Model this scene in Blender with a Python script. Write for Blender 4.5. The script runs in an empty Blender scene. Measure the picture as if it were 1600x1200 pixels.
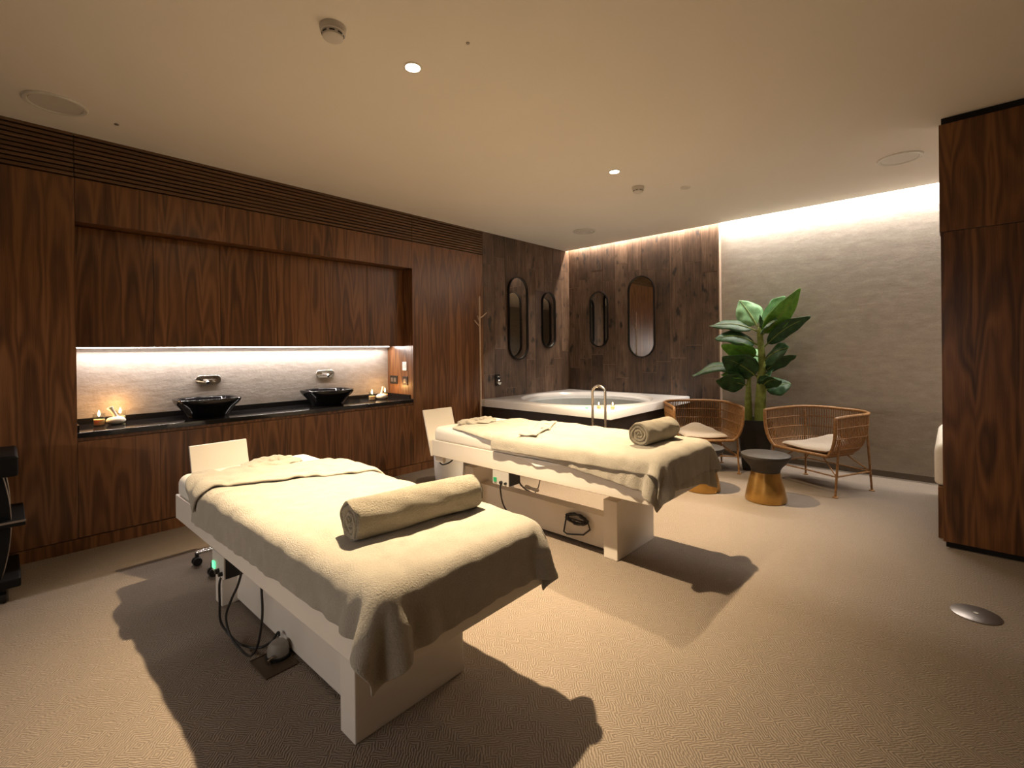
import bpy, bmesh, math, random
import numpy as np
from mathutils import Vector, Matrix
random.seed(7); np.random.seed(7)
PI = math.pi
sc = bpy.context.scene
COL = sc.collection

# ------------------------------------------------------------------ camera, exposure, lights
cam_d = bpy.data.cameras.new('camera')
cam = bpy.data.objects.new('camera', cam_d); COL.objects.link(cam)
cam_d.sensor_fit = 'HORIZONTAL'; cam_d.sensor_width = 36.0
cam_d.lens = 741.12 / 1600 * 36.0
cam_d.shift_y = -52.43 / 1600
cam_d.clip_start = 0.02
_F = Vector((0.731924652, 0.681381954, -0.002221685))
_R = Vector((0.681325646, -0.731899631, -0.010876317))
_U = Vector((0.009036977, -0.006446954, 0.999938383))
M = Matrix.Identity(4)
for i in range(3):
    M[i][0] = _R[i]; M[i][1] = _U[i]; M[i][2] = -_F[i]
M[2][3] = 1.38
cam.matrix_world = M
sc.camera = cam
sc.view_settings.view_transform = 'Standard'
sc.view_settings.look = 'None'
sc.view_settings.exposure = 0.75
sc.view_settings.gamma = 1.0
sc.view_settings.use_curve_mapping = False
sc.cycles.max_bounces = 10
sc.cycles.diffuse_bounces = 6
sc.cycles.sample_clamp_indirect = 4.0
sc.cycles.caustics_reflective = False
sc.cycles.caustics_refractive = False
sc.cycles.use_denoising = True

world = bpy.data.worlds.new('room_dark'); sc.world = world
world.use_nodes = True
world.node_tree.nodes['Background'].inputs[0].default_value = (0.02, 0.018, 0.016, 1)
world.node_tree.nodes['Background'].inputs[1].default_value = 0.0

ZC = 2.922          # ceiling height
LW = 4.486          # plane of the panelled wall
XT = 6.17           # face of the plank-tiled back wall
XB = 6.25           # face of the papered back wall
XC = 6.085          # edge of the ceiling at the light slot
NX0, NX1 = 0.353, 3.17   # niche ends
ND = 0.518          # niche depth
LED_C = (1.0, 0.90, 0.83)
WARM = (1.0, 0.76, 0.48)
CTOP = 0.828        # worktop

def add_light(kind, name, loc, power, color, **kw):
    d = bpy.data.lights.new(name, kind); d.energy = power; d.color = color
    rot = kw.pop('rot', None)
    for k, v in kw.items(): setattr(d, k, v)
    o = bpy.data.objects.new(name, d); o.location = loc
    if rot: o.rotation_euler = rot
    COL.objects.link(o); return o

SPOTS = [(1.536, 2.145, 670, 34), (3.652, 2.156, 620, 34), (3.0, -1.35, 34, 1)]
for x, y, pw, spill in SPOTS:
    add_light('SPOT', 'downlight_lamp', (x, y, ZC - 0.012), pw, WARM, spot_size=math.radians(86), spot_blend=1.0, shadow_soft_size=0.028)
    add_light('SPOT', 'downlight_spill', (x, y, ZC - 0.012), spill, WARM, spot_size=math.radians(165), spot_blend=1.0, shadow_soft_size=0.035)
add_light('AREA', 'niche_led_lamp', ((NX0 + NX1) / 2 - 0.03, LW + ND - 0.075, 1.424), 21, LED_C, rot=(math.radians(-20), 0, 0), shape='RECTANGLE', size=2.74, size_y=0.012)
add_light('AREA', 'side_fill_lamp', (-2.50, 2.2, 1.42), 21, (1.0, 0.92, 0.85), rot=(0, math.radians(-50), 0), shape='RECTANGLE', size=0.03, size_y=3.2)  # added low fill from out of view, brightens the near table's side and carpet
add_light('AREA', 'slot_led_lamp', (6.13, 3.32, 3.03), 30, (1.0, 0.84, 0.68), shape='RECTANGLE', size=0.012, size_y=2.3)
add_light('AREA', 'slot_led_lamp', (6.20, 0.0, 3.03), 90, (1.0, 0.93, 0.86), shape='RECTANGLE', size=0.012, size_y=4.35)

# ------------------------------------------------------------------ mesh helpers
class MB:
    def __init__(s): s.v = []; s.f = []
    def add(s, vs, fs):
        n = len(s.v); s.v += [tuple(v) for v in vs]; s.f += [tuple(i + n for i in f) for f in fs]; return s
    def box(s, x0, x1, y0, y1, z0, z1):
        return s.add([(x0,y0,z0),(x1,y0,z0),(x1,y1,z0),(x0,y1,z0),(x0,y0,z1),(x1,y0,z1),(x1,y1,z1),(x0,y1,z1)],
                     [(0,3,2,1),(4,5,6,7),(0,1,5,4),(1,2,6,5),(2,3,7,6),(3,0,4,7)])
    def tube(s, pts, r, n=8, closed=False, caps=True):
        pts = [Vector(p) for p in pts]; m = len(pts)
        rs = r if isinstance(r, (list, tuple)) else [r] * m
        vs = []; up = None
        for i, p in enumerate(pts):
            if closed: t = pts[(i+1) % m] - pts[i-1]
            else: t = pts[min(i+1, m-1)] - pts[max(i-1, 0)]
            if t.length < 1e-9: t = Vector((0,0,1))
            t.normalize()
            if up is None: up = Vector((0,0,1)) if abs(t.z) < 0.9 else Vector((1,0,0))
            a = t.cross(up)
            if a.length < 1e-6: a = t.cross(Vector((0,1,0.01)))
            a.normalize(); b = a.cross(t); up = b
            for k in range(n):
                q = 2*PI*k/n; vs.append(p + (a*math.cos(q) + b*math.sin(q)) * rs[i])
        fs = []
        for i in range(m if closed else m-1):
            j = (i+1) % m
            for k in range(n):
                l = (k+1) % n; fs.append((i*n+k, j*n+k, j*n+l, i*n+l))
        if caps and not closed:
            fs.append(tuple(range(n))); fs.append(tuple(reversed(range((m-1)*n, m*n))))
        return s.add(vs, fs)
    def lathe(s, prof, c=(0,0,0), n=32, sx=1, sy=1, rot=0):
        vs = []; m = len(prof)
        for r, z in prof:
            for k in range(n):
                a = 2*PI*k/n + rot; vs.append((c[0]+r*sx*math.cos(a), c[1]+r*sy*math.sin(a), c[2]+z))
        fs = []
        for i in range(m-1):
            for k in range(n):
                l = (k+1) % n; fs.append((i*n+k, i*n+l, (i+1)*n+l, (i+1)*n+k))
        fs.append(tuple(reversed(range(n)))); fs.append(tuple(range((m-1)*n, m*n)))
        return s.add(vs, fs)
    def grid(s, P, closed_u=False):
        nu, nv = P.shape[:2]
        vs = [tuple(map(float, p)) for p in P.reshape(-1, 3)]; fs = []
        for i in range(nu if closed_u else nu-1):
            j = (i+1) % nu
            for k in range(nv-1): fs.append((i*nv+k, j*nv+k, j*nv+k+1, i*nv+k+1))
        return s.add(vs, fs)
    def loft(s, rings, cap=True):
        n = len(rings[0]); vs = [p for r in rings for p in r]; fs = []
        for i in range(len(rings)-1):
            for k in range(n):
                l = (k+1) % n; fs.append((i*n+k, i*n+l, (i+1)*n+l, (i+1)*n+k))
        if cap: fs.append(tuple(reversed(range(n)))); fs.append(tuple(range((len(rings)-1)*n, len(rings)*n)))
        return s.add(vs, fs)
    def move(s, f): s.v = [tuple(f(Vector(v))) for v in s.v]; return s

def axis_map(axis):
    # profile axis z -> another axis, for discs on walls
    if axis == 'x': return lambda v: Vector((v.z, v.x, v.y))
    if axis == 'y': return lambda v: Vector((v.x, v.z, v.y))
    return lambda v: v

def obj(name, mb, mat, parent=None, smooth=False, bevel=0, kind=None, label=None, sub=0, loc=None):
    me = bpy.data.meshes.new(name)
    me.from_pydata(mb.v, [], mb.f)
    bm = bmesh.new(); bm.from_mesh(me); bmesh.ops.recalc_face_normals(bm, faces=bm.faces); bm.to_mesh(me); bm.free()
    if smooth:
        me.polygons.foreach_set('use_smooth', [True] * len(me.polygons))
        if smooth != 'all': me.set_sharp_from_angle(angle=math.radians(38))
    me.materials.append(mat)
    o = bpy.data.objects.new(name, me); COL.objects.link(o)
    if parent is not None: o.parent = parent
    if loc: o.location = loc
    if bevel:
        b = o.modifiers.new('edge', 'BEVEL'); b.width = bevel; b.segments = 2; b.limit_method = 'ANGLE'; b.angle_limit = math.radians(50)
    if sub:
        m = o.modifiers.new('sub', 'SUBSURF'); m.levels = sub; m.render_levels = sub
    if kind: o['kind'] = kind
    if label: o['label'] = label
    return o
def tag(o, label, cat, group=None):
    o['label'] = label; o['category'] = cat
    if group: o['group'] = group
    return o
def thing(name, label, cat, loc=(0,0,0), rz=0, group=None):
    o = bpy.data.objects.new(name, None); COL.objects.link(o)
    o.empty_display_size = 0.1
    o.location = loc; o.rotation_euler = (0, 0, rz)
    return tag(o, label, cat, group)
def struct(name, mb, mat, parent=None, **kw): return obj(name, mb, mat, parent, kind='structure', **kw)
def B(*a): return MB().box(*a)

# ------------------------------------------------------------------ materials
class NT:
    def __init__(s, name):
        s.m = bpy.data.materials.new(name); s.m.use_nodes = True
        s.t = s.m.node_tree; s.p = s.t.nodes['Principled BSDF']
    def n(s, typ, **kw):
        nd = s.t.nodes.new(typ)
        for k, v in kw.items():
            if k.startswith('i_'): nd.inputs[int(k[2:])].default_value = v
            else: setattr(nd, k, v)
        return nd
    def l(s, a, b): s.t.links.new(a, b)
    def math(s, op, a, b=None, c=None):
        nd = s.n('ShaderNodeMath', operation=op)
        for i, v in enumerate((a, b, c)):
            if v is None: continue
            if isinstance(v, (int, float)): nd.inputs[i].default_value = v
            else: s.l(v, nd.inputs[i])
        return nd.outputs[0]
    def comb(s, x, y, z):
        nd = s.n('ShaderNodeCombineXYZ')
        for i, v in enumerate((x, y, z)):
            if isinstance(v, (int, float)): nd.inputs[i].default_value = v
            else: s.l(v, nd.inputs[i])
        return nd.outputs[0]
    def noise(s, vec, scale=1, detail=3, rough=0.5):
        nd = s.n('ShaderNodeTexNoise'); nd.inputs['Scale'].default_value = scale; nd.inputs['Detail'].default_value = detail; nd.inputs['Roughness'].default_value = rough
        s.l(vec, nd.inputs['Vector']); return nd.outputs['Fac']
    def ramp(s, fac, stops):
        nd = s.n('ShaderNodeValToRGB'); e = nd.color_ramp.elements
        while len(e) < len(stops): e.new(0.5)
        for i, (p, c) in enumerate(stops):
            e[i].position = p; e[i].color = (*c, 1) if len(c) == 3 else c
        s.l(fac, nd.inputs[0]); return nd.outputs[0]
    def mix(s, fac, a, b, blend='MIX'):
        nd = s.n('ShaderNodeMix', data_type='RGBA', blend_type=blend)
        for v, i in ((fac, 0), (a, 6), (b, 7)):
            if isinstance(v, (int, float)): nd.inputs[i].default_value = v
            elif isinstance(v, tuple): nd.inputs[i].default_value = (*v, 1)
            else: s.l(v, nd.inputs[i])
        return nd.outputs[2]
    def bump(s, h, strength, dist=0.01):
        nd = s.n('ShaderNodeBump'); nd.inputs['Strength'].default_value = strength; nd.inputs['Distance'].default_value = dist
        s.l(h, nd.inputs['Height']); s.l(nd.outputs[0], s.p.inputs['Normal'])
    def coords(s):
        tc = s.n('ShaderNodeTexCoord'); sp = s.n('ShaderNodeSeparateXYZ'); s.l(tc.outputs['Object'], sp.inputs[0])
        return tc.outputs['Object'], sp.outputs[0], sp.outputs[1], sp.outputs[2]
    def rnd(s): return s.n('ShaderNodeObjectInfo').outputs['Random']
    def set(s, col=None, rough=None, metal=None, **kw):
        if col is not None:
            if isinstance(col, tuple): s.p.inputs['Base Color'].default_value = (*col, 1)
            else: s.l(col, s.p.inputs['Base Color'])
        if rough is not None: s.p.inputs['Roughness'].default_value = rough
        if metal is not None: s.p.inputs['Metallic'].default_value = metal
        for k, v in kw.items(): s.p.inputs[k.replace('_', ' ')].default_value = v
        return s.m

def plain(name, col, rough=0.5, metal=0.0, var=0.06, scale=18, bump=0.0, **kw):
    N = NT(name); v, x, y, z = N.coords()
    f = N.noise(v, scale, 3)
    c = N.ramp(f, [(0.3, tuple(k*(1-var) for k in col)), (0.7, tuple(min(1, k*(1+var)) for k in col))])
    if bump: N.bump(N.noise(v, scale*12, 2), bump, 0.002)
    return N.set(c, rough, metal, **kw)

def walnut(name, dark, mid, lite, rough=0.32, leaf=0.13, freq=560.0, rise=0.0053, distort=9.0):
    N = NT(name); v, x, y, z = N.coords(); r = N.rnd()
    h = N.math('ADD', x, y)
    hs = N.math('ADD', h, N.math('MULTIPLY', r, 3.7))
    nlow = N.noise(N.comb(N.math('MULTIPLY', hs, 5.0), N.math('MULTIPLY', z, 0.9), N.math('MULTIPLY', r, 40)), 1, 2)
    hh = N.math('SUBTRACT', N.math('PINGPONG', hs, leaf), leaf*0.5)
    q = N.math('MULTIPLY', hh, hh)
    zz = N.math('SINE', N.math('ADD', N.math('MULTIPLY', z, 2.1), N.math('MULTIPLY', r, 17)))
    zterm = N.math('ADD', N.math('MULTIPLY', z, rise), N.math('MULTIPLY', zz, 0.0017))
    ph = N.math('ADD', N.math('MULTIPLY', N.math('ADD', q, zterm), freq), N.math('MULTIPLY', nlow, distort))
    ring = N.math('ADD', N.math('MULTIPLY', N.math('SINE', N.math('MULTIPLY', ph, 3.3)), 0.5), 0.5)
    ring2 = N.math('ADD', N.math('MULTIPLY', N.math('SINE', N.math('MULTIPLY', ph, 1.1)), 0.5), 0.5)
    fib = N.noise(N.comb(N.math('MULTIPLY', hs, 260), N.math('MULTIPLY', z, 5), 0), 1, 2)
    streak = N.noise(N.comb(N.math('MULTIPLY', hs, 34), N.math('MULTIPLY', z, 0.7), r), 1, 3)
    f = N.math('ADD', N.math('MULTIPLY', ring, 0.25), N.math('MULTIPLY', ring2, 0.19))
    f = N.math('ADD', f, N.math('MULTIPLY', fib, 0.36))
    f = N.math('ADD', f, N.math('MULTIPLY', streak, 0.42))
    f = N.math('ADD', f, N.math('MULTIPLY', N.math('SUBTRACT', r, 0.5), 0.13))
    c = N.ramp(f, [(0.33, dark), (0.56, mid), (0.80, lite)])
    N.bump(fib, 0.06, 0.001)
    return N.set(c, rough)

M_WAL = walnut('walnut_veneer', (0.056, 0.0215, 0.0082), (0.122, 0.049, 0.018), (0.205, 0.090, 0.034))
def slat_wood():
    N = NT('walnut_slat'); v, x, y, z = N.coords(); r = N.rnd()
    f = N.noise(N.comb(N.math('MULTIPLY', x, 2.5), N.math('MULTIPLY', z, 160), N.math('MULTIPLY', r, 30)), 1, 3)
    f = N.math('ADD', f, N.math('MULTIPLY', N.math('SUBTRACT', r, 0.5), 0.2))
    return N.set(N.ramp(f, [(0.25, (0.075, 0.038, 0.016)), (0.75, (0.16, 0.085, 0.038))]), 0.5)
M_WALD = slat_wood()
M_WALP = walnut('walnut_partition', (0.050, 0.018, 0.005), (0.118, 0.044, 0.012), (0.205, 0.085, 0.026), leaf=0.19, rise=0.003, freq=330.0, distort=12.0)

def tile_wood():
    N = NT('aged_plank_tile'); v, x, y, z = N.coords(); r = N.rnd()
    h = N.math('ADD', N.math('ADD', x, y), N.math('MULTIPLY', r, 9.0))
    a = N.noise(N.comb(N.math('MULTIPLY', h, 60), N.math('MULTIPLY', z, 2.2), r), 1, 4, 0.6)
    b = N.noise(N.comb(N.math('MULTIPLY', h, 9), N.math('MULTIPLY', z, 3.0), N.math('MULTIPLY', r, 30)), 1, 4, 0.65)
    k = N.noise(N.comb(N.math('MULTIPLY', h, 11), N.math('MULTIPLY', z, 5.5), N.math('MULTIPLY', r, 60)), 1, 2)
    f = N.math('ADD', N.math('MULTIPLY', a, 0.5), N.math('MULTIPLY', b, 0.5))
    f = N.math('ADD', f, N.math('MULTIPLY', N.math('SUBTRACT', r, 0.5), 0.16))
    c = N.ramp(f, [(0.28, (0.026, 0.015, 0.010)), (0.48, (0.080, 0.046, 0.028)), (0.72, (0.19, 0.120, 0.078))])
    c = N.mix(N.ramp(k, [(0.30, (1,1,1)), (0.40, (0,0,0))]), c, (0.022, 0.015, 0.012))
    N.bump(a, 0.25, 0.002)
    return N.set(c, 0.5)
M_TILE = tile_wood()
M_GROUT = plain('brown_grout', (0.26, 0.18, 0.125), 0.9)

def carpet():
    N = NT('woven_carpet'); v, x, y, z = N.coords()
    S = 1/0.036
    a = N.math('MULTIPLY', x, S); b = N.math('MULTIPLY', y, S)
    # wobble the cell borders so the weave is not a grid
    w = N.noise(v, 24.0, 2); w2 = N.noise(v, 31.0, 2)
    a = N.math('ADD', a, N.math('MULTIPLY', w, 0.55)); b = N.math('ADD', b, N.math('MULTIPLY', w2, 0.5))
    def rand2(p, q, k):
        wn = N.n('ShaderNodeTexWhiteNoise', noise_dimensions='3D'); N.l(N.comb(p, q, k), wn.inputs['Vector']); return wn.outputs['Value']
    def hatch(p, q, k):
        # chevrons along q, single cells turned over at random
        fp = N.math('FLOOR', p); fq = N.math('FLOOR', N.math('MULTIPLY', q, 0.8))
        alt = N.math('MODULO', N.math('ADD', fp, 400), 2.0)
        flip = N.math('GREATER_THAN', rand2(fp, fq, k), 0.54)
        sgn = N.math('SUBTRACT', N.math('MULTIPLY', N.math('ABSOLUTE', N.math('SUBTRACT', alt, flip)), 2.0), 1.0)
        fr = N.math('MULTIPLY', N.math('SUBTRACT', N.math('FRACT', p), 0.5), sgn)
        return N.math('ADD', N.math('MULTIPLY', q, 2.6), N.math('MULTIPLY', fr, 2.6))
    sel = N.math('GREATER_THAN', rand2(N.math('FLOOR', N.math('MULTIPLY', a, 0.16)), N.math('FLOOR', N.math('MULTIPLY', b, 0.25)), 5.0), 0.60)
    mix2 = N.n('ShaderNodeMix', data_type='FLOAT'); N.l(sel, mix2.inputs[0]); N.l(hatch(a, b, 1.0), mix2.inputs[2]); N.l(hatch(b, a, 2.0), mix2.inputs[3])
    wave = N.math('ADD', N.math('MULTIPLY', N.math('SINE', N.math('MULTIPLY', mix2.outputs[0], 2*PI)), 0.5), 0.5)
    fine = N.noise(v, 210, 3, 0.65); lo = N.noise(v, 1.6, 2)
    f = N.math('ADD', N.math('MULTIPLY', wave, 0.42), N.math('MULTIPLY', fine, 0.58))
    f = N.math('ADD', f, N.math('MULTIPLY', N.math('SUBTRACT', lo, 0.5), 0.12))
    c = N.ramp(f, [(0.18, (0.125, 0.096, 0.072)), (0.5, (0.215, 0.172, 0.133)), (0.85, (0.33, 0.272, 0.215))])
    N.bump(N.math('ADD', wave, N.math('MULTIPLY', fine, 0.9)), 0.6, 0.004)
    return N.set(c, 0.95)
M_CARPET = carpet()

def plaster(name, c0, c1, rough=0.8, bs=0.3, sc_=7.0):
    N = NT(name); v, x, y, z = N.coords()
    h = N.math('ADD', x, y)
    st = N.noise(N.comb(N.math('MULTIPLY', h, sc_*1.1), N.math('MULTIPLY', z, sc_*2.4), 0), 1, 5, 0.62)
    fi = N.noise(N.comb(N.math('MULTIPLY', h, 60), N.math('MULTIPLY', z, 110), 0), 1, 3, 0.6)
    f = N.math('ADD', N.math('MULTIPLY', st, 0.65), N.math('MULTIPLY', fi, 0.35))
    c = N.ramp(f, [(0.36, c0), (0.64, c1)])
    N.bump(N.math('ADD', st, N.math('MULTIPLY', fi, 0.3)), bs, 0.01)
    return N.set(c, rough)
M_PAPER = plaster('textured_beige_paper', (0.30, 0.265, 0.22), (0.40, 0.355, 0.30), 0.75, 0.16, 6)
M_STUCCO = plaster('grey_stucco', (0.27, 0.235, 0.205), (0.36, 0.32, 0.285), 0.8, 0.35, 9)
M_CEIL = plain('ceiling_paint', (0.84, 0.80, 0.755), 0.9, var=0.01, scale=2)
M_WHITE = plain('white_lacquer', (0.74, 0.69, 0.62), 0.32, var=0.01, scale=3)
M_SHEET = plain('white_upholstery', (0.80, 0.77, 0.71), 0.55, var=0.02, scale=6)
M_PLASTIC = plain('white_plastic', (0.72, 0.70, 0.66), 0.45, var=0.02)
M_CERAM = plain('detector_plastic', (0.66, 0.63, 0.60), 0.5, var=0.02)
M_DARKGAP = plain('shadow_gap_black', (0.006, 0.005, 0.005), 0.8)
M_SLOT = plain('slot_paint', (0.75, 0.72, 0.68), 0.9, var=0.01)
M_GRANITE = plain('black_granite', (0.012, 0.011, 0.011), 0.08, var=0.3, scale=220)
M_BASIN = plain('black_glazed_ceramic', (0.006, 0.006, 0.007), 0.06, var=0.1)
M_CHROME = plain('chrome', (0.80, 0.79, 0.78), 0.08, 1.0, var=0.01)
M_STEEL = plain('brushed_steel', (0.62, 0.57, 0.50), 0.24, 1.0, var=0.03, scale=40)
M_BLACKM = plain('black_metal', (0.018, 0.016, 0.015), 0.4, 0.6)
M_BLACKP = plain('black_plastic', (0.010, 0.010, 0.010), 0.42)
M_TROLLEY = plain('trolley_black', (0.004, 0.004, 0.004), 0.5, Specular_IOR_Level=0.2)
M_CABLE = plain('black_rubber', (0.012, 0.011, 0.011), 0.5)
M_GREYC = plain('grey_rubber', (0.20, 0.19, 0.18), 0.55)
M_ACRYL = plain('white_acrylic', (0.78, 0.76, 0.74), 0.16, var=0.01)
M_SKIRT = plain('dark_brown_panel', (0.030, 0.021, 0.016), 0.45, var=0.2)
M_CONC = plain('dark_stained_wood', (0.030, 0.024, 0.018), 0.6, var=0.25, scale=14, bump=0.1)
M_BRASS = plain('aged_brass', (0.50, 0.29, 0.085), 0.30, 0.85, var=0.18, scale=9)
M_POLE = plain('pale_wood', (0.46, 0.34, 0.24), 0.5, var=0.1)
M_PLATE = plain('satin_metal_plate', (0.30, 0.27, 0.25), 0.35, 0.9, var=0.04)
M_POT = plain('matte_black_planter', (0.014, 0.012, 0.011), 0.7, var=0.15)
M_SOIL = plain('dark_soil', (0.020, 0.013, 0.009), 0.95, var=0.5, scale=60)
M_ALU = plain('pale_aluminium', (0.55, 0.52, 0.48), 0.35, 0.8, var=0.02)
M_SKIRTM = plain('bronze_skirting', (0.12, 0.095, 0.070), 0.5, 0.4)
M_BROWN = plain('outlet_box_bronze', (0.09, 0.062, 0.04), 0.5, 0.5)
M_GREYP = plain('grey_plug', (0.27, 0.25, 0.22), 0.5)
M_FAB = plain('linen_cushion', (0.48, 0.41, 0.33), 0.9, var=0.08, scale=90, bump=0.3)
M_LINEN = plain('white_linen', (0.72, 0.66, 0.56), 0.9, var=0.04, scale=60, bump=0.2)
M_WAX = plain('candle_wax', (0.78, 0.60, 0.30), 0.5, var=0.03, Subsurface_Weight=0.3)
M_MUSLIN = plain('white_muslin', (0.76, 0.72, 0.64), 0.9, var=0.06, scale=50, bump=0.3)
M_LABEL = plain('silver_label', (0.62, 0.61, 0.58), 0.4, 0.2, var=0.03)

def rattan():
    N = NT('rattan_cane'); v, x, y, z = N.coords()
    f = N.noise(v, 45, 3)
    c = N.ramp(f, [(0.3, (0.19, 0.088, 0.028)), (0.7, (0.34, 0.175, 0.060))])
    return N.set(c, 0.45)
M_RATTAN = rattan()
def terry(name, a, b, bs=0.9):
    N = NT(name); v, x, y, z = N.coords()
    f = N.noise(v, 190, 3, 0.7); g = N.noise(v, 14, 3)
    c = N.ramp(N.math('ADD', N.math('MULTIPLY', f, 0.6), N.math('MULTIPLY', g, 0.4)), [(0.3, a), (0.7, b)])
    N.bump(f, bs, 0.009)
    N.p.inputs['Sheen Weight'].default_value = 0.25
    N.p.inputs['Sheen Roughness'].default_value = 0.5
    return N.set(c, 0.95)
M_TERRY = terry('taupe_terry', (0.37, 0.33, 0.265), (0.53, 0.485, 0.40))
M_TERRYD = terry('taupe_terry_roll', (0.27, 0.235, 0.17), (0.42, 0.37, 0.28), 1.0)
def leaf_mat(name, a, b):
    N = NT(name); v, x, y, z = N.coords()
    f = N.noise(v, 22, 3)
    c = N.ramp(f, [(0.3, a), (0.7, b)])
    return N.set(c, 0.5, Specular_IOR_Level=0.28)
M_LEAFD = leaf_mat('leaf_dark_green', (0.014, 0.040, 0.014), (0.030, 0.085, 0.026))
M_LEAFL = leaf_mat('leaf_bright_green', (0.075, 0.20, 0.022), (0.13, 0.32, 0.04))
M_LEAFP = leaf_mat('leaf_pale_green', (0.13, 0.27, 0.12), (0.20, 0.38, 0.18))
M_STEM = leaf_mat('stem_green', (0.12, 0.15, 0.03), (0.22, 0.27, 0.06))
def glass(name, col=(1,1,1), ior=1.45, rough=0.0):
    # thin clear sheet: Fresnel reflection over a tinted see-through body
    N = NT(name); t = N.t
    out = t.nodes['Material Output']
    tr = N.n('ShaderNodeBsdfTransparent'); tr.inputs[0].default_value = (*col, 1)
    gl = N.n('ShaderNodeBsdfGlossy'); gl.inputs['Roughness'].default_value = 0.02
    lw = N.n('ShaderNodeLayerWeight'); f0 = ((ior-1)/(ior+1))**2
    fac = N.math('ADD', N.math('MULTIPLY', N.math('POWER', lw.outputs['Facing'], 5.0), 0.75), f0)
    mx = N.n('ShaderNodeMixShader')
    N.l(fac, mx.inputs[0]); N.l(tr.outputs[0], mx.inputs[1]); N.l(gl.outputs[0], mx.inputs[2]); N.l(mx.outputs[0], out.inputs[0])
    t.nodes.remove(N.p)
    return N.m
M_GLASS = glass('clear_glass', (0.93, 0.94, 0.93))
M_WATER = glass('bath_water', (0.90, 0.955, 0.965), 1.33)
def mirror_mat():
    N = NT('mirror_glass'); return N.set((0.82, 0.82, 0.80), 0.015, 1.0)
M_MIRROR = mirror_mat()
def emit(name, col, s):
    N = NT(name); N.p.inputs['Emission Color'].default_value = (*col, 1); N.p.inputs['Emission Strength'].default_value = s
    return N.set((0.8, 0.8, 0.8), 0.5)
M_LAMP = emit('lamp_lens', (1.0, 0.82, 0.55), 40)
M_FLAME = emit('candle_flame', (1.0, 0.62, 0.22), 30)
M_LED = emit('led_strip', (1.0, 0.95, 0.9), 12)
M_GREEN = emit('green_switch', (0.02, 1.0, 0.35), 0.8)
M_GREEN2 = plain('green_rocker', (0.02, 0.36, 0.16), 0.4)

# ------------------------------------------------------------------ room shell
X0, Y0 = -2.6, -2.8
struct('floor', B(X0, XB+0.1, Y0, LW+ND+0.1, -0.06, 0.0), M_CARPET)
struct('ceiling', B(X0, XC, Y0, LW+ND+0.1, ZC, ZC+0.06), M_CEIL)
slot = struct('trim_slot', B(XC-0.12, XB+0.1, Y0, LW+ND+0.1, 3.16, 3.2), M_SLOT)
MBs = B(XC-0.02, XC, Y0, LW, ZC+0.06, 3.16)
struct('slot_back', MBs, M_SLOT, slot)
wall_back = struct('wall_back', B(XB, XB+0.1, Y0, LW+ND+0.1, 0, 3.2), M_PAPER)
struct('wall_right', B(X0, XB+0.1, Y0-0.1, Y0, 0, 3.2), M_PAPER)
struct('wall_front', B(X0-0.1, X0, Y0, LW+ND+0.1, 0, 3.2), M_PAPER)
wall_left = struct('wall_left', B(X0, XB, LW+ND, LW+ND+0.1, 0, 3.2), M_STUCCO)

# walnut lining of the long wall
PT = 0.02
obj('dark_core', B(X0, NX0-PT, LW+0.03, LW+ND-0.01, 0, ZC), M_DARKGAP, wall_left)
obj('dark_core', B(NX1+PT, 4.27, LW+0.03, LW+ND-0.01, 0, ZC), M_DARKGAP, wall_left)
obj('dark_core', B(NX0-PT, NX1+PT, LW+0.03, LW+ND-0.01, 2.34, ZC), M_DARKGAP, wall_left)
obj('dark_core', B(4.27, XT, LW+0.003, LW+ND-0.01, 0, 3.2), M_GROUT, wall_left)
xs = [X0, -1.75, -0.70, NX0]
for a, b in zip(xs[:-1], xs[1:]):
    obj('panel', B(a+0.001, b-0.0015, LW, LW+0.03, 0.092, 2.612), M_WAL, wall_left)
obj('panel', B(NX1+0.0015, 4.268, LW, LW+0.03, 0.092, 2.612), M_WAL, wall_left)
NS = 6
seams = [NX0 + (NX1-NX0)*i/NS for i in range(NS+1)]
for a, b in zip(seams[:-1], seams[1:]):
    obj('panel', B(a+0.001, b-0.001, LW, LW+0.03, 2.31, 2.612), M_WAL, wall_left)
obj('niche_soffit', B(NX0, NX1, LW+0.03, LW+ND-0.001, 2.315, 2.335), M_WAL, wall_left)
obj('niche_side', B(NX0-PT, NX0, LW+0.03, LW+ND-0.001, 0.83, 2.31), M_WAL, wall_left)
obj('niche_side', B(NX1, NX1+PT, LW+0.03, LW+ND-0.001, 0.83, 2.31), M_WAL, wall_left)
# slatted grille under the ceiling
segs = [(X0, NX0-0.004), (NX0-0.001, NX1-0.002), (NX1+0.001, 4.268)]
ns = 10; pitch = (ZC-2.612)/ns
for a, b in segs:
    for i in range(ns):
        z0 = 2.612 + i*pitch
        obj('slat', B(a+0.001, b-0.001, LW-0.004, LW+0.026, z0+0.011, z0+pitch), M_WALD, wall_left)
bl = struct('baseboard_left', B(X0, 4.27, LW+0.016, LW+0.03, 0, 0.088), M_DARKGAP)
bx = [X0, -1.2, -0.35, 0.185, NX0+0.47, NX0+1.4, NX0+2.35, 3.55, 4.268]
for a, b in zip(bx[:-1], bx[1:]): obj('board', B(a+0.001, b-0.001, LW+0.004, LW+0.016, 0.0, 0.086), M_WAL, bl)

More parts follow.
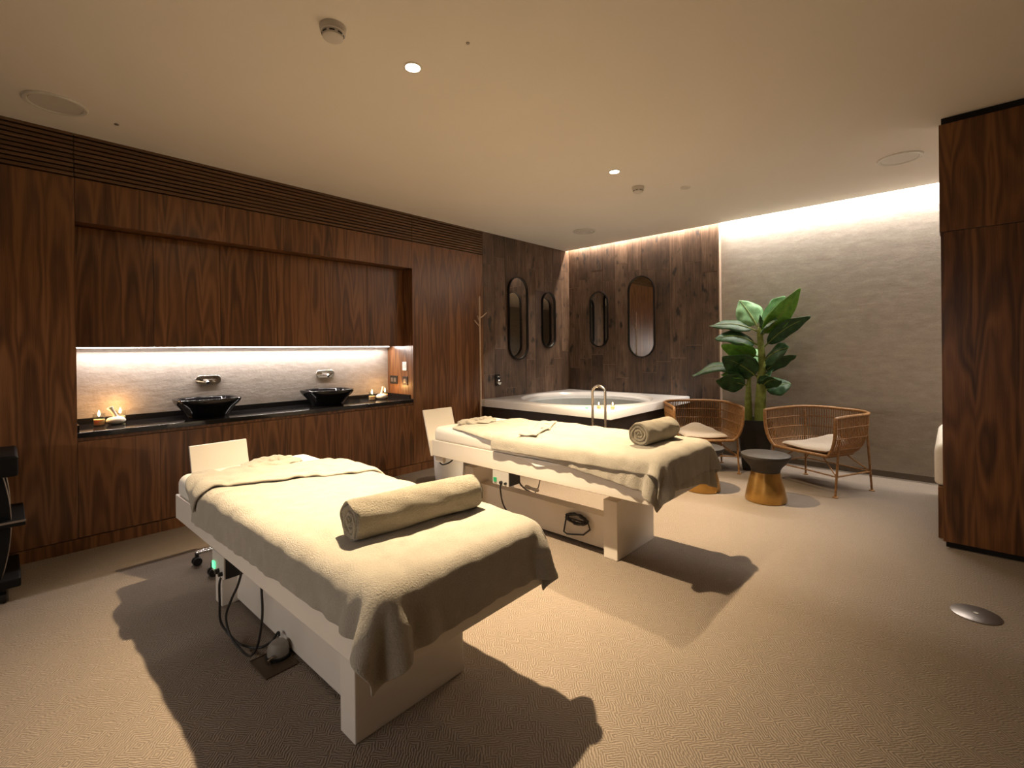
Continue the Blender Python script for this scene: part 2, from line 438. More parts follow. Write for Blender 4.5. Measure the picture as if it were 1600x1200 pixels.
# plank tiles, back wall and the tub end of the long wall
PW = 0.2115
def planks(n, start, put, zjoints):
    for k in range(n):
        a = start + k*PW
        zs = [0.0] + sorted(zjoints[k % len(zjoints)]) + [3.16]
        for z0, z1 in zip(zs[:-1], zs[1:]):
            put(a+0.0015, a+PW-0.0015, z0+0.0015, z1-0.0015, random.uniform(0, 0.0022))
tile_holder = struct('trim_tile_bed', B(XT+0.003, XB-0.001, 2.16, LW+0.02, 0, 3.16), M_GROUT)
jb = [(0.984,2.352),(0.30,1.410,2.499),(1.241,),(1.19,2.444),(1.038,2.477),(0.40,1.72,2.489),(0.95,2.609),(1.139,2.386),(1.29,2.558),(1.233,2.45),(1.082,2.34)]
planks(11, 2.172, lambda a,b,z0,z1,d: obj('plank', B(XT-d, XT+0.012, a+0.001, b-0.001, z0+0.001, z1-0.001), M_TILE, tile_holder), jb)
jl = [(1.05,2.506),(1.394,2.62),(0.85,2.15),(0.60,1.80),(1.234,2.55),(0.95,2.25),(1.129,2.402),(1.238,2.45),(1.347,2.6)]
planks(9, 4.2725, lambda a,b,z0,z1,d: obj('plank', B(a, min(b, XT), LW-d, LW+0.018, z0, z1 if z1 < 3.1 else ZC), M_TILE, wall_left), jl)
bb = struct('baseboard_back', B(XB-0.008, XB, Y0, 2.158, 0.014, 0.075), M_SKIRTM)
obj('metal_edge', B(XB-0.014, XB, Y0, 2.158, 0.0, 0.013), M_ALU, bb)

# led strips (the lamps' own bodies)
s_ = tag(obj('led_strip', B(NX0+0.01, NX1-0.03, LW+ND-0.081, LW+ND-0.069, 1.4255, 1.431), M_LED), 'thin white light strip under the walnut upper cabinets', 'light strip')
s_ = tag(obj('led_strip', B(XC+0.01, XC+0.018, Y0+0.1, 4.45, 3.035, 3.045), M_LED), 'light strip hidden in the ceiling slot along the back wall', 'light strip')

t = thing('fill_shelf', 'long walnut shelf and light strip added out of view behind the camera as a body for the fill lamp', 'shelf', (X0, 2.2, 1.436))  # made-up fixture, unseen, added only to give the fill lamp a body
obj('board', B(0.0, 0.20, -1.65, 1.65, 0.0, 0.03), M_WAL, t)
obj('fill_strip', B(0.06, 0.09, -1.6, 1.6, -0.008, 0.0), M_LED, t)  # added glowing strip of the made-up shelf
# ------------------------------------------------------------------ vanity: cabinets, worktop, basins, taps
ORD = ['first', 'second', 'third', 'fourth', 'fifth', 'sixth']
UP = ['over the candle and pouch at the dark tall panel', 'over the nearer black basin', 'between the two taps', 'over the space before the farther basin', 'over the farther black basin', 'over the sockets']
for i, (a, b) in enumerate(zip(seams[:-1], seams[1:])):
    t = thing('upper_cabinet', f'walnut upper cabinet, {ORD[i]} in the niche counting from the trolley end', 'cabinet', (a, LW+0.165, 1.43), 0, 'walnut upper cabinets in the niche')
    w = b-a
    obj('carcass', B(0.004, w-0.004, 0.022, ND-0.165-0.075, 0.004, 0.878), M_WAL, t)
    obj('door', B(0.0015, w-0.0015, 0, 0.02, 0.0, 0.878), M_WAL, t)
for i, (a, b) in enumerate(zip(seams[:-1], seams[1:])):
    t = thing('base_cabinet', f'walnut base cabinet under the black worktop, {ORD[i]} from the trolley end', 'cabinet', (a, LW, 0.09), 0, 'walnut base cabinets under the worktop')
    w = b-a
    obj('carcass', B(0.002, w-0.002, 0.022, ND-0.02, 0.0, 0.676), M_WAL, t)
    obj('door', B(0.001, w-0.001, 0, 0.02, 0.004, 0.674), M_WAL, t)
wt = thing('worktop', 'polished black stone worktop with a low upstand along the niche', 'worktop', (NX0, LW, 0.79))
wl = NX1-NX0
obj('slab', B(0, wl, -0.002, ND-0.002, 0.0, CTOP-0.79), M_GRANITE, wt, bevel=0.002)
up = MB(); up.box(0, wl, ND-0.018, ND-0.002, CTOP-0.79, 0.085)
obj('upstand', up, M_GRANITE, wt); obj('upstand', B(0, 0.014, 0.05, ND-0.018, CTOP-0.79, 0.085), M_GRANITE, wt); obj('upstand', B(wl-0.014, wl, 0.05, ND-0.018, CTOP-0.79, 0.085), M_GRANITE, wt)
obj('front_rail', B(0, wl, 0.006, 0.03, -0.022, 0.0), M_WAL, wt, label='walnut strip under the stone edge')

def basin(cx, cy, label):
    t = thing('wash_basin', label, 'basin', (cx, cy, CTOP), 0, 'black basins on the worktop')
    def sq(r, z, e=3.2, n=40):
        out = []
        for k in range(n):
            a = 2*PI*k/n; c, s = math.cos(a), math.sin(a)
            q = (abs(c)**e + abs(s)**e) ** (-1/e)
            out.append((r*q*c*1.06, r*q*s*0.92, z))
        return out
    outer = [(0.135,0.0,2.4),(0.140,0.006,2.6),(0.160,0.045,2.8),(0.190,0.085,3.0),(0.214,0.112,3.2),(0.226,0.132,3.3),(0.231,0.152,3.4),(0.230,0.158,3.4),(0.224,0.160,3.4),
             (0.200,0.158,3.0),(0.190,0.150,2.8),(0.172,0.09,2.6),(0.12,0.045,2.4),(0.03,0.036,2.0)]
    obj('bowl', MB().loft([sq(r, z, e) for r, z, e in outer]), M_BASIN, t, smooth='all')
    obj('drain', MB().lathe([(0.022, 0.037), (0.022, 0.042), (0.012, 0.044)]), M_CHROME, t, smooth=True)
    return t
basin(1.215, 4.765, 'black basin on the worktop, the one between candle and white headrest')
basin(2.295, 4.765, 'black basin on the worktop beside the walnut sockets end')

def tap(cx, z, label):
    t = thing('wall_tap', label, 'tap', (cx, LW+ND, z), 0, 'chrome wall taps')
    pl = MB(); prof = []
    n = 24; ring = []
    for k in range(n):
        a = 2*PI*k/n; c, s = math.cos(a), math.sin(a)
        ring.append((0.06*(1 if c > 0 else -1) + 0.042*c, 0.042*s))
    obj('wall_plate', MB().loft([[(x, -y0, zz) for x, zz in ring] for y0 in (0.0, 0.012)]), M_CHROME, t, smooth=True, bevel=0.002)
    obj('spout', MB().tube([(-0.05,-0.012,0),(-0.05,-0.10,0.0),(-0.05,-0.165,-0.004),(-0.05,-0.185,-0.016)], [0.019,0.018,0.017,0.014], 14), M_CHROME, t, smooth=True)
    h = obj('handle', MB().tube([(0.06,-0.012,0),(0.06,-0.05,0)], 0.021, 16), M_CHROME, t, smooth=True)
    obj('lever', MB().tube([(0.06,-0.042,0.0),(0.035,-0.055,0.0),(0.0,-0.062,0.002)], [0.008,0.007,0.005], 8), M_CHROME, h, smooth=True)
tap(1.283, 1.13, 'chrome wall tap on the stucco above the nearer black basin')
tap(2.388, 1.137, 'chrome wall tap on the stucco above the farther black basin')

def candle(x, y, z, label, group, scale=1.0, wax=True):
    t = thing('candle', label, 'candle', (x, y, z), 0, group)
    s = scale
    obj('glass_cup', MB().lathe([(0.034*s,0.0),(0.036*s,0.004),(0.037*s,0.095*s),(0.0345*s,0.095*s),(0.033*s,0.008),(0.002,0.007)], n=24), M_GLASS, t, smooth=True)
    if wax: obj('wax', MB().lathe([(0.0325*s,0.009),(0.0325*s,0.05*s),(0.004,0.048*s)], n=20), M_WAX, t, smooth=True)
    obj('flame', MB().lathe([(0.002,0.074*s),(0.007*s,0.083*s),(0.008*s,0.092*s),(0.004*s,0.106*s),(0.0008,0.118*s)], n=12), M_FLAME, t, smooth='all')
    obj('wick', MB().tube([(0,0,0.045*s),(0.001,0,0.078*s)], 0.0014, 6), M_CABLE, t)
    l = bpy.data.lights.new('candle_glow', 'POINT'); l.energy = 0.75*s; l.color = (1.0, 0.50, 0.16); l.shadow_soft_size = 0.012
    lo = bpy.data.objects.new('candle_glow', l); lo.location = (0, 0, 0.135*s); lo.parent = t; COL.objects.link(lo)
candle(0.500, 4.80, CTOP, 'lit candle in a clear glass beside the tall walnut panel, in front of the upstand', 'candles on the worktop')
candle(0.640, 4.905, CTOP, 'lit candle half hidden behind the white pouch near the nearer basin', 'candles on the worktop')
candle(2.80, 4.745, CTOP, 'lit candle in a clear glass next to the farther black basin', 'candles on the worktop')
candle(3.03, 4.85, CTOP, 'lit candle behind the white pouch below the black sockets', 'candles on the worktop')
def pouch(x, y, lean, label):
    t = thing('herbal_pouch', label, 'pouch', (x, y, CTOP), 0, 'muslin pouches on the worktop')
    obj('bundle', MB().lathe([(0.02,0.0),(0.045,0.006),(0.060,0.022),(0.061,0.036),(0.048,0.052),(0.022,0.062)], n=28), M_MUSLIN, t, smooth='all')
    obj('tied_handle', MB().tube([(0,0,0.055),(lean*0.25,0.004,0.085),(lean*0.7,0.006,0.115),(lean,0.008,0.135)], [0.018,0.013,0.014,0.022], 12), M_MUSLIN, t, smooth=True)
pouch(0.600, 4.80, -0.035, 'white tied muslin pouch beside the candles at the tall walnut panel')
pouch(2.955, 4.80, 0.03, 'white tied muslin pouch at the sockets end of the worktop')

# sockets and switches in the niche's walnut end
def faceplate(y, z, w, h, mat, inner, label, name, n=1):
    t = thing(name, label, 'switch' if name == 'wall_switch' else 'socket', (NX1, y, z))
    obj('plate', B(-0.008, 0, -w/2, w/2, -h/2, h/2), mat, t, bevel=0.002)
    for k in range(n):
        c = (k-(n-1)/2)*0.06
        obj('insert', B(-0.011, -0.008, c-0.022, c+0.022, -0.024, 0.024), inner, t, bevel=0.001)
faceplate(4.872, 1.035, 0.155, 0.095, M_BLACKP, M_PLATE, 'double black socket plate by the backsplash corner', 'wall_socket', 2)
faceplate(4.640, 1.03, 0.095, 0.1, M_BLACKP, M_PLATE, 'single black socket plate below the white switch', 'wall_socket', 1)
faceplate(4.645, 1.20, 0.082, 0.1, M_PLASTIC, M_LABEL, 'small white switch plate above the black sockets', 'wall_switch', 1)

# ------------------------------------------------------------------ cloth: a small mass-spring solver
def vnoise(shape, s, seed):
    rs = np.random.RandomState(seed); a = rs.rand(s+3, s+3)
    gx = np.linspace(0, s, shape[0]); gy = np.linspace(0, s*shape[1]/shape[0] if shape[1] < shape[0] else s, shape[1])
    gy = np.clip(gy, 0, s)
    ix = gx.astype(int); fx = gx-ix; iy = gy.astype(int); fy = gy-iy
    fx = fx*fx*(3-2*fx); fy = fy*fy*(3-2*fy)
    A = a[np.ix_(ix, iy)]; Bq = a[np.ix_(ix+1, iy)]; Cq = a[np.ix_(ix, iy+1)]; D = a[np.ix_(ix+1, iy+1)]
    fx = fx[:, None]; fy = fy[None, :]
    return (A*(1-fx)+Bq*fx)*(1-fy) + (Cq*(1-fx)+D*fx)*fy

def drape(P, boxes, steps=90, iters=26, bend=0.25, fric=0.75, grav=9.8, compress=0.99, floor=None):
    """P: (nu,nv,3) start positions; boxes: list of (centre, half, radius) rounded boxes."""
    nu, nv = P.shape[:2]
    rest = P.copy()
    cons = []
    def con(a, b, k): 
        d = np.linalg.norm(rest[a]-rest[b], axis=-1, keepdims=True); cons.append((a, b, d, k))
    S = slice
    for st in (0, 1):
        con((S(st, nu-1, 2), S(None)), (S(st+1, nu, 2), S(None)), 1.0)
        con((S(None), S(st, nv-1, 2)), (S(None), S(st+1, nv, 2)), 1.0)
    for st in (0, 1):
        con((S(st, nu-1, 2), S(0, nv-1)), (S(st+1, nu, 2), S(1, nv)), 0.5)
        con((S(st, nu-1, 2), S(1, nv)), (S(st+1, nu, 2), S(0, nv-1)), 0.5)
    for st in range(4):
        if bend:
            for o_ in (0, 1):
                pass
    for st in (0, 1, 2, 3):
        if st+2 < nu and len(range(st, nu-2, 4)): con((S(st, nu-2, 4), S(None)), (S(st+2, nu, 4), S(None)), bend)
        if st+2 < nv and len(range(st, nv-2, 4)): con((S(None), S(st, nv-2, 4)), (S(None), S(st+2, nv, 4)), bend)
    X = P.copy()
    c0 = X.mean((0, 1)); X[..., :2] = c0[:2] + (X[..., :2]-c0[:2])*compress
    X[..., 2] += (vnoise((nu, nv), 9, 3)-0.5)*0.012
    V = np.zeros_like(X); dt = 1/60
    def collide(X, Xo):
        for c, h, r in boxes:
            q = X - c; hh = np.array(h) - r
            cl = np.clip(q, -hh, hh); d = q - cl; L = np.linalg.norm(d, axis=-1)
            inside = L < 1e-9
            pen = (L < r) & ~inside
            if pen.any():
                n = d[pen]/L[pen][:, None]
                X[pen] = c + cl[pen] + n*r
                dx = X[pen]-Xo[pen]; tn = dx - (dx*n).sum(-1, keepdims=True)*n
                X[pen] -= tn*fric
            if inside.any():
                X[inside, 2] = c[2]+h[2]
        return X
    for s in range(steps):
        V[..., 2] -= grav*dt; V *= 0.97
        Xo = X.copy(); X = X + V*dt
        for it in range(iters):
            for a, b, d, k in cons:
                e = X[b]-X[a]; L = np.linalg.norm(e, axis=-1, keepdims=True)+1e-9
                w = e*(0.5*k*(L-d)/L)
                X[a] += w; X[b] -= w
            if it % 2 == 1: X = collide(X, Xo)
        X = collide(X, Xo)
        V = (X-Xo)/dt
        sp = np.linalg.norm(V, axis=-1, keepdims=True); V *= np.minimum(1, 3.0/(sp+1e-9))
    return X

def cloth_obj(name, X, mat, parent=None, thick=0.009, sub=1, nz=0.0, seed=1):
    if nz:
        X = X.copy(); X[..., 2] += (vnoise(X.shape[:2], 24, seed)-0.5)*nz
    o = obj(name, MB().grid(X), mat, parent, smooth='all')
    # thickness must grow away from the table: normals up
    me = o.data
    up = sum(p.normal.z*p.area for p in me.polygons)
    if up < 0: me.flip_normals()
    tex = bpy.data.textures.new('towel_creases', 'CLOUDS'); tex.noise_scale = 0.11; tex.noise_depth = 2
    d = o.modifiers.new('creases', 'DISPLACE'); d.texture = tex; d.strength = 0.022; d.mid_level = 0.25; d.texture_coords = 'LOCAL'
    m = o.modifiers.new('thick', 'SOLIDIFY'); m.thickness = thick; m.offset = 1.0
    m2 = o.modifiers.new('smooth', 'SUBSURF'); m2.levels = sub; m2.render_levels = sub
    return o

def sheet(x0, x1, y0, y1, z, step=0.02, rot=0, piv=None):
    nu = max(3, int(round((x1-x0)/step))+1); nv = max(3, int(round((y1-y0)/step))+1)
    gx, gy = np.meshgrid(np.linspace(x0, x1, nu), np.linspace(y0, y1, nv), indexing='ij')
    if rot:
        cx, cy = piv if piv else ((x0+x1)/2, (y0+y1)/2)
        c, s = math.cos(rot), math.sin(rot)
        gx, gy = cx+(gx-cx)*c-(gy-cy)*s, cy+(gx-cx)*s+(gy-cy)*c
    return np.stack([gx, gy, np.full_like(gx, z)], -1)

# ------------------------------------------------------------------ massage tables
TW, TL, RH = 0.765, 2.08, 0.135
def rbox(x0, x1, y0, y1, z0, z1, r, n=6, sag=0.0):
    """soft block with rounded edges all round"""
    P = []
    nu, nv = 28, 60
    rings = []
    def rr(inset, z):
        out = []; R = max(r, 0.03)
        for cx, cy, a0 in ((x1-R, y1-R, 0), (x0+R, y1-R, PI/2), (x0+R, y0+R, PI), (x1-R, y0+R, 1.5*PI)):
            for k in range(7):
                a = a0 + k*PI/12
                out.append((cx+(R-inset)*math.cos(a), cy+(R-inset)*math.sin(a), z))
        return out
    rb = r*0.35
    for k in range(4):
        a = k/3*PI/2; rings.append(rr(rb*(1-math.sin(a)), z0+rb*(1-math.cos(a))))
    for k in range(n+1):
        a = k/n*PI/2; rings.append(rr(r*(1-math.cos(a)), z1-r*(1-math.sin(a))))
    return MB().loft(rings)

def table(loc, rz, z0, legx, legy, label, boardx):
    t = thing('massage_table', label, 'massage table', (loc[0], loc[1], 0), rz, 'white massage tables')
    obj('frame', B(0, TW, 0, TL, z0, z0+RH), M_WHITE, t, bevel=0.003)
    obj('mattress', rbox(0.004, TW-0.004, 0.01, TL-0.005, z0+RH, z0+0.25, 0.05), M_SHEET, t, smooth='all')
    lw = 0.51
    for y in (legy, legy+1.375):
        obj('leg', B(legx, legx+lw, y, y+0.103, 0.0, 0.385), M_WHITE, t, bevel=0.004)
        obj('lift_column', B(legx+0.12, legx+lw-0.03, y+0.02, y+0.085, 0.385, z0), M_WHITE, t)
    obj('cross_panel', B(legx+0.075, legx+0.175, legy+0.103, legy+1.375, 0.018, 0.24), M_WHITE, t, bevel=0.003)
    # tilted headboard
    hb = MB(); ya, yb = TL+0.004, TL+0.118; za, zb = z0-0.01, z0+0.378; th = 0.018
    vs = []
    for x in (boardx, boardx+0.32):
        vs += [(x, ya, za), (x, ya+th, za), (x, yb+th, zb), (x, yb, zb)]
    hb.add(vs, [(0,1,2,3),(7,6,5,4),(0,4,5,1),(1,5,6,2),(2,6,7,3),(3,7,4,0)])
    obj('headboard', hb, M_WHITE, t, bevel=0.002)
    return t

T1 = table((0.715, 1.205), math.radians(1.2), 0.432, 0.12, 0.332, 'white massage table nearer the camera, under the wide loose towel', 0.10)
T2 = table((2.532, 1.237), 0.0, 0.47, 0.165, 0.362, 'white massage table beside the bathtub, with a coiled cable below', 0.0)

def boxes_for(z0, extra=0.0):
    top = z0+0.25+extra; cz = (top+z0)/2
    return [(np.array([TW/2, TL/2, cz]), np.array([TW/2+0.004+extra, TL/2+0.004+extra, (top-z0)/2]), 0.05)]

def place(o, T, label, cat, group):
    o.location = T.location; o.rotation_euler = T.rotation_euler
    return tag(o, label, cat, group)
GT = 'taupe towels on the massage tables'
z1, z2 = 0.432, 0.47
# table nearer the camera
X = drape(sheet(-0.125, TW+0.16, -0.20, 1.70, z1+0.262, rot=math.radians(1.5), piv=(0, 0)), boxes_for(z1, 0.004), steps=90)
o = cloth_obj('bath_towel', X, M_TERRY, nz=0.006); place(o, T1, 'wide taupe towel spread over the nearer massage table, hanging past its end', 'towel', GT)
X = drape(sheet(-0.09, 1.0, 1.33, 1.70, z1+0.30, rot=math.radians(-26), piv=(0.45, 1.52)), boxes_for(z1, 0.016), steps=80, bend=0.5)
o = cloth_obj('folded_towel', X, M_TERRY, thick=0.014, nz=0.02, seed=5); place(o, T1, 'taupe towel folded back slantwise across the head of the nearer table', 'towel', GT)
# table by the tub
X = drape(sheet(-0.17, TW+0.10, -0.15, 1.86, z2+0.262, rot=math.radians(-6), piv=(-0.15, 0.0)), boxes_for(z2, 0.004), steps=90)
o = cloth_obj('bath_towel', X, M_TERRY, nz=0.005, seed=2); place(o, T2, 'lower taupe towel showing at the edge under the upper one by the tub', 'towel', GT)
X = drape(sheet(-0.085, TW+0.15, -0.185, 1.32, z2+0.29, rot=math.radians(1), piv=(0.0, 0.0)), boxes_for(z2, 0.018), steps=90)
o = cloth_obj('bath_towel', X, M_TERRY, nz=0.005, seed=4); place(o, T2, 'upper taupe towel spread over the massage table by the tub', 'towel', GT)

def bunched(cx, cy, z, rx, ry, seed, hgt=0.05):
    """a towel pushed together round the face rest: a crumpled open ring"""
    rs = np.random.RandomState(seed); n, m = 72, 18
    ph = rs.rand(6)*6.28
    P = np.zeros((n, m, 3))
    for i in range(n):
        a = 2*PI*i/n
        w = 0.055 + 0.012*math.sin(3*a+ph[0]) + 0.008*math.sin(7*a+ph[1])
        for k in range(m):
            b = 2*PI*k/(m-1)
            cr = 1 + 0.16*math.sin(9*a+3*b+ph[2]) + 0.10*math.sin(17*a-2*b+ph[3])
            r = w*math.cos(b)*cr
            zz = hgt*0.5 + hgt*0.5*math.sin(b)*cr*(0.8+0.3*math.sin(2*a+ph[4]))
            P[i, k] = (cx+(rx+r)*math.cos(a), cy+(ry+r)*math.sin(a), z+max(0.0, zz))
    return MB().grid(P, closed_u=True)
o = obj('face_towel', bunched(0.42, 1.83, z1+0.252, 0.12, 0.075, 3, 0.045), M_TERRY, smooth='all'); place(o, T1, 'taupe towel bunched round the face opening of the nearer table', 'towel', 'bunched face towels')
o = obj('face_towel', bunched(0.36, 1.88, z2+0.252, 0.13, 0.08, 8, 0.045), M_TERRY, smooth='all'); place(o, T2, 'taupe towel bunched round the face opening of the tub-side table', 'towel', 'bunched face towels')

def rolled(L, R, seed, turns=3.4):
    """rolled towel, axis along x, resting on z=0: spiral grooves on both ends"""
    rs = np.random.RandomState(seed); ph = rs.rand(10)*6.28
    nseg = 96; rings = []
    def edge_r(a, s):
        step = ((a+PI*0.5)/(2*PI)) % 1.0            # outer flap ends under the roll
        w = 1 + 0.025*math.sin(2*a+ph[0]+3*s) + 0.014*math.sin(5*a+ph[1]-7*s) + 0.018*math.sin(9*s+ph[2]+a) + 0.016*math.sin(4*a+ph[5])*math.sin(12*s+ph[6]) + 0.010*math.sin(7*a-21*s+ph[7])
        return R*w*(0.955+0.045*step)
    def end_ring(t, side):
        out = []
        for k in range(nseg):
            a = 2*PI*k/nseg; r = edge_r(a, side*0.5)*0.94*t
            f = (t*turns - side*a/(2*PI) + 0.06*math.sin(3*a+ph[3])) % 1.0
            d = abs(f-0.5)*2                         # 1 in the groove
            g = 0.016*max(0.0, (d-0.55)/0.45)**1.5 + 0.010*(1-t)
            x = side*(L/2 - g + 0.003*math.sin(4*a+ph[4]+t*9))
            out.append((x, r*math.cos(a), R+r*math.sin(a)*0.97))
        return out
    ts = [0.02+0.98*i/34 for i in range(35)]
    for t in ts: rings.append(end_ring(t, -1))
    for i in range(31):
        s = -0.5+i/30; e = min(1.0, (0.5-abs(s))/0.03); q = 0.955+0.045*math.sqrt(max(0, 1-(1-e)**2))
        rings.append([(s*L*0.992, edge_r(2*PI*k/nseg, s)*q*math.cos(2*PI*k/nseg), R+edge_r(2*PI*k/nseg, s)*q*math.sin(2*PI*k/nseg)*0.97) for k in range(nseg)])
    for t in reversed(ts): rings.append(end_ring(t, 1))
    return MB().loft(rings)
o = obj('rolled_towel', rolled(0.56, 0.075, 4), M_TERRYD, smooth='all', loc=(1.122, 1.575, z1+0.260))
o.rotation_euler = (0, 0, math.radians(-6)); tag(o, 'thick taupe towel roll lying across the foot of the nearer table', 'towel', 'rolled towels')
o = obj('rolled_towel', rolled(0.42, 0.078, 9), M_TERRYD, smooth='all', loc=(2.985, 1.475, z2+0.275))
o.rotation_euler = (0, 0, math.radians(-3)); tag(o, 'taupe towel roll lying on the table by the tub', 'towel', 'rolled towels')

# zigzag folded strip of towel on the far table
def zigzag(L=0.66, W=0.13):
    n, m = 90, 10; P = np.zeros((n, m, 3))
    for i in range(n):
        u = i/(n-1)
        x = u*L + 0.055*math.sin(u*6*PI)
        z = 0.012 + 0.007*(1+math.sin(u*6*PI+PI/2)) + 0.016*u*0
        for k in range(m):
            v = k/(m-1); P[i, k] = (x, (v-0.5)*W + 0.02*math.sin(u*9), z+0.004*math.sin(v*8+u*20))
    return MB().grid(P)
o = obj('folded_strip', zigzag(), M_TERRY, smooth='all', loc=(2.56, 2.24, z2+0.272)); o.rotation_euler = (0, 0, math.radians(24))
m = o.modifiers.new('thick', 'SOLIDIFY'); m.thickness = 0.008
tag(o, 'narrow taupe towel folded in zigzags across the tub-side table', 'towel', None)

# control boxes, cables, floor outlet
def control(T, z0, y, label, lit, cable):
    c = math.cos(T.rotation_euler.z); s = math.sin(T.rotation_euler.z)
    t = thing('control_box', label, 'control box', (T.location.x - s*y, T.location.y + c*y, z0-0.105), T.rotation_euler.z, 'table control boxes')
    obj('housing', B(0.006, 0.13, 0, 0.165, 0.0, 0.104), M_BLACKP, t, bevel=0.002)
    fp = obj('front_plate', B(0.0, 0.006, 0, 0.165, 0.0, 0.104), M_LABEL, t)
    obj('rocker_switch', B(-0.006, 0.0, 0.122, 0.152, 0.018, 0.05), M_GREEN if lit else M_GREEN2, t, label='green rocker switch')
    for yy, r in ((0.072, 0.013), (0.026, 0.010)):
        k = MB().lathe([(r, 0.0), (r*0.9, 0.016), (r*0.4, 0.018)], n=16).move(lambda v: Vector((-v.z, v.x+yy, v.y+0.022)))
        obj('knob', k, M_BLACKP, t, smooth=True)
control(T1, z1, 1.27, 'control box with a lit green switch under the nearer table', True, None)
control(T2, z2, 1.17, 'control box with a green switch under the tub-side table', False, None)
def smooth_path(pts, n=8):
    P = [Vector(p) for p in pts]; out = []
    for i in range(len(P)-1):
        p0 = P[max(i-1,0)]; p1 = P[i]; p2 = P[i+1]; p3 = P[min(i+2, len(P)-1)]
        for k in range(n):
            t = k/n
            out.append(0.5*((2*p1)+(p2-p0)*t+(2*p0-5*p1+4*p2-p3)*t*t+(3*p1-p0-3*p2+p3)*t**3))
    out.append(P[-1]); return out
def cable(pts, r, mat, label, name='power_cable', group=None, n=10):
    return tag(obj(name, MB().tube(smooth_path(pts, n), r, 8), mat, smooth='all'), label, 'cable', group)
cable([(0.70,2.53,0.335),(0.685,2.53,0.30),(0.69,2.55,0.20),(0.70,2.57,0.09),(0.735,2.50,0.02),(0.76,2.42,0.012),(0.80,2.36,0.012),(0.845,2.34,0.03),(0.862,2.31,0.075),(0.858,2.285,0.072)], 0.0055, M_CABLE, 'black power cord from the lit control box down to the floor plug')
cable([(0.735,2.36,0.42),(0.73,2.42,0.31),(0.722,2.49,0.22),(0.71,2.53,0.13),(0.715,2.49,0.055),(0.73,2.40,0.022),(0.735,2.30,0.03),(0.735,2.22,0.09),(0.735,2.17,0.17),(0.74,2.15,0.27),(0.745,2.17,0.36),(0.75,2.19,0.43)], 0.0055, M_CABLE, 'black cord hanging in a loop below the frame of the nearer table')
cable([(2.528,2.48,0.375),(2.52,2.48,0.34),(2.54,2.47,0.22),(2.62,2.45,0.09),(2.67,2.44,0.006)], 0.006, M_CABLE, 'black cord dropping from the tub-side control box')
cable([(2.86,2.62,0.46),(2.875,2.63,0.36),(2.89,2.62,0.28),(2.90,2.57,0.24),(2.90,2.52,0.225)], 0.007, M_GREYC, 'grey cord hanging in a bend under the tub-side table', 'lift_cable')
cable([(2.92,2.44,0.46),(2.92,2.425,0.36),(2.91,2.44,0.27),(2.90,2.47,0.22)], 0.0045, M_GREYC, 'thin grey cord with a white connector under the tub-side table', 'lift_cable')
o = obj('cable_connector', MB().tube([(2.90,2.565,0.262),(2.90,2.53,0.258),(2.90,2.50,0.256)], [0.012,0.015,0.010], 10).tube([(2.90,2.50,0.252),(2.90,2.47,0.254),(2.90,2.43,0.252)], [0.010,0.015,0.011], 10), M_PLASTIC, smooth=True)
tag(o, 'white cable connector lying on the cross panel of the tub-side table', 'connector')
# coil of cable hung over the cross panel
coil = []
for i in range(150):
    a = i/150*2*PI*5.0; r = 0.062+0.010*math.sin(i*0.9)
    coil.append((2.752+0.008*math.cos(i*0.37)-0.004*(i % 3), 1.955+r*1.3*math.cos(a), 0.178+r*0.50*math.sin(a)))
coil += [(2.752,1.86,0.17),(2.752,1.845,0.13),(2.752,1.90,0.08),(2.752,2.04,0.05),(2.752,2.07,0.06),(2.754,2.05,0.16)]
tag(obj('cable_coil', MB().tube(coil, 0.0062, 6), M_CABLE, smooth='all'), 'black cable coiled against the cross panel of the tub-side table', 'cable')

t = thing('floor_outlet', 'open bronze floor outlet beside the nearer table', 'outlet', (0.805, 2.215, 0), math.radians(2))
obj('cover_plate', B(-0.06, 0.06, -0.085, 0.085, 0.0, 0.004), M_BROWN, t)
obj('frame', MB().box(-0.066,-0.06,-0.09,0.09,0,0.006).box(0.06,0.066,-0.09,0.09,0,0.006).box(-0.06,0.06,-0.09,-0.085,0,0.006).box(-0.06,0.06,0.085,0.09,0,0.006), M_BROWN, t)
t = thing('power_plug', 'round grey plug pushed into the floor outlet', 'plug', (0.838, 2.245, 0.004))
obj('plug_body', MB().lathe([(0.030,0.0),(0.045,0.004),(0.046,0.030),(0.042,0.052),(0.030,0.066),(0.008,0.070)], n=24), M_GREYP, t, smooth=True)
obj('socket_ring', MB().lathe([(0.052,0.0),(0.052,0.012),(0.047,0.014)], n=24), M_BLACKP, t, smooth=True)
obj('clip', MB().tube([(-0.05,-0.03,0.004),(-0.055,-0.035,0.022),(-0.035,-0.04,0.030)], 0.007, 8), M_CHROME, t, smooth=True)

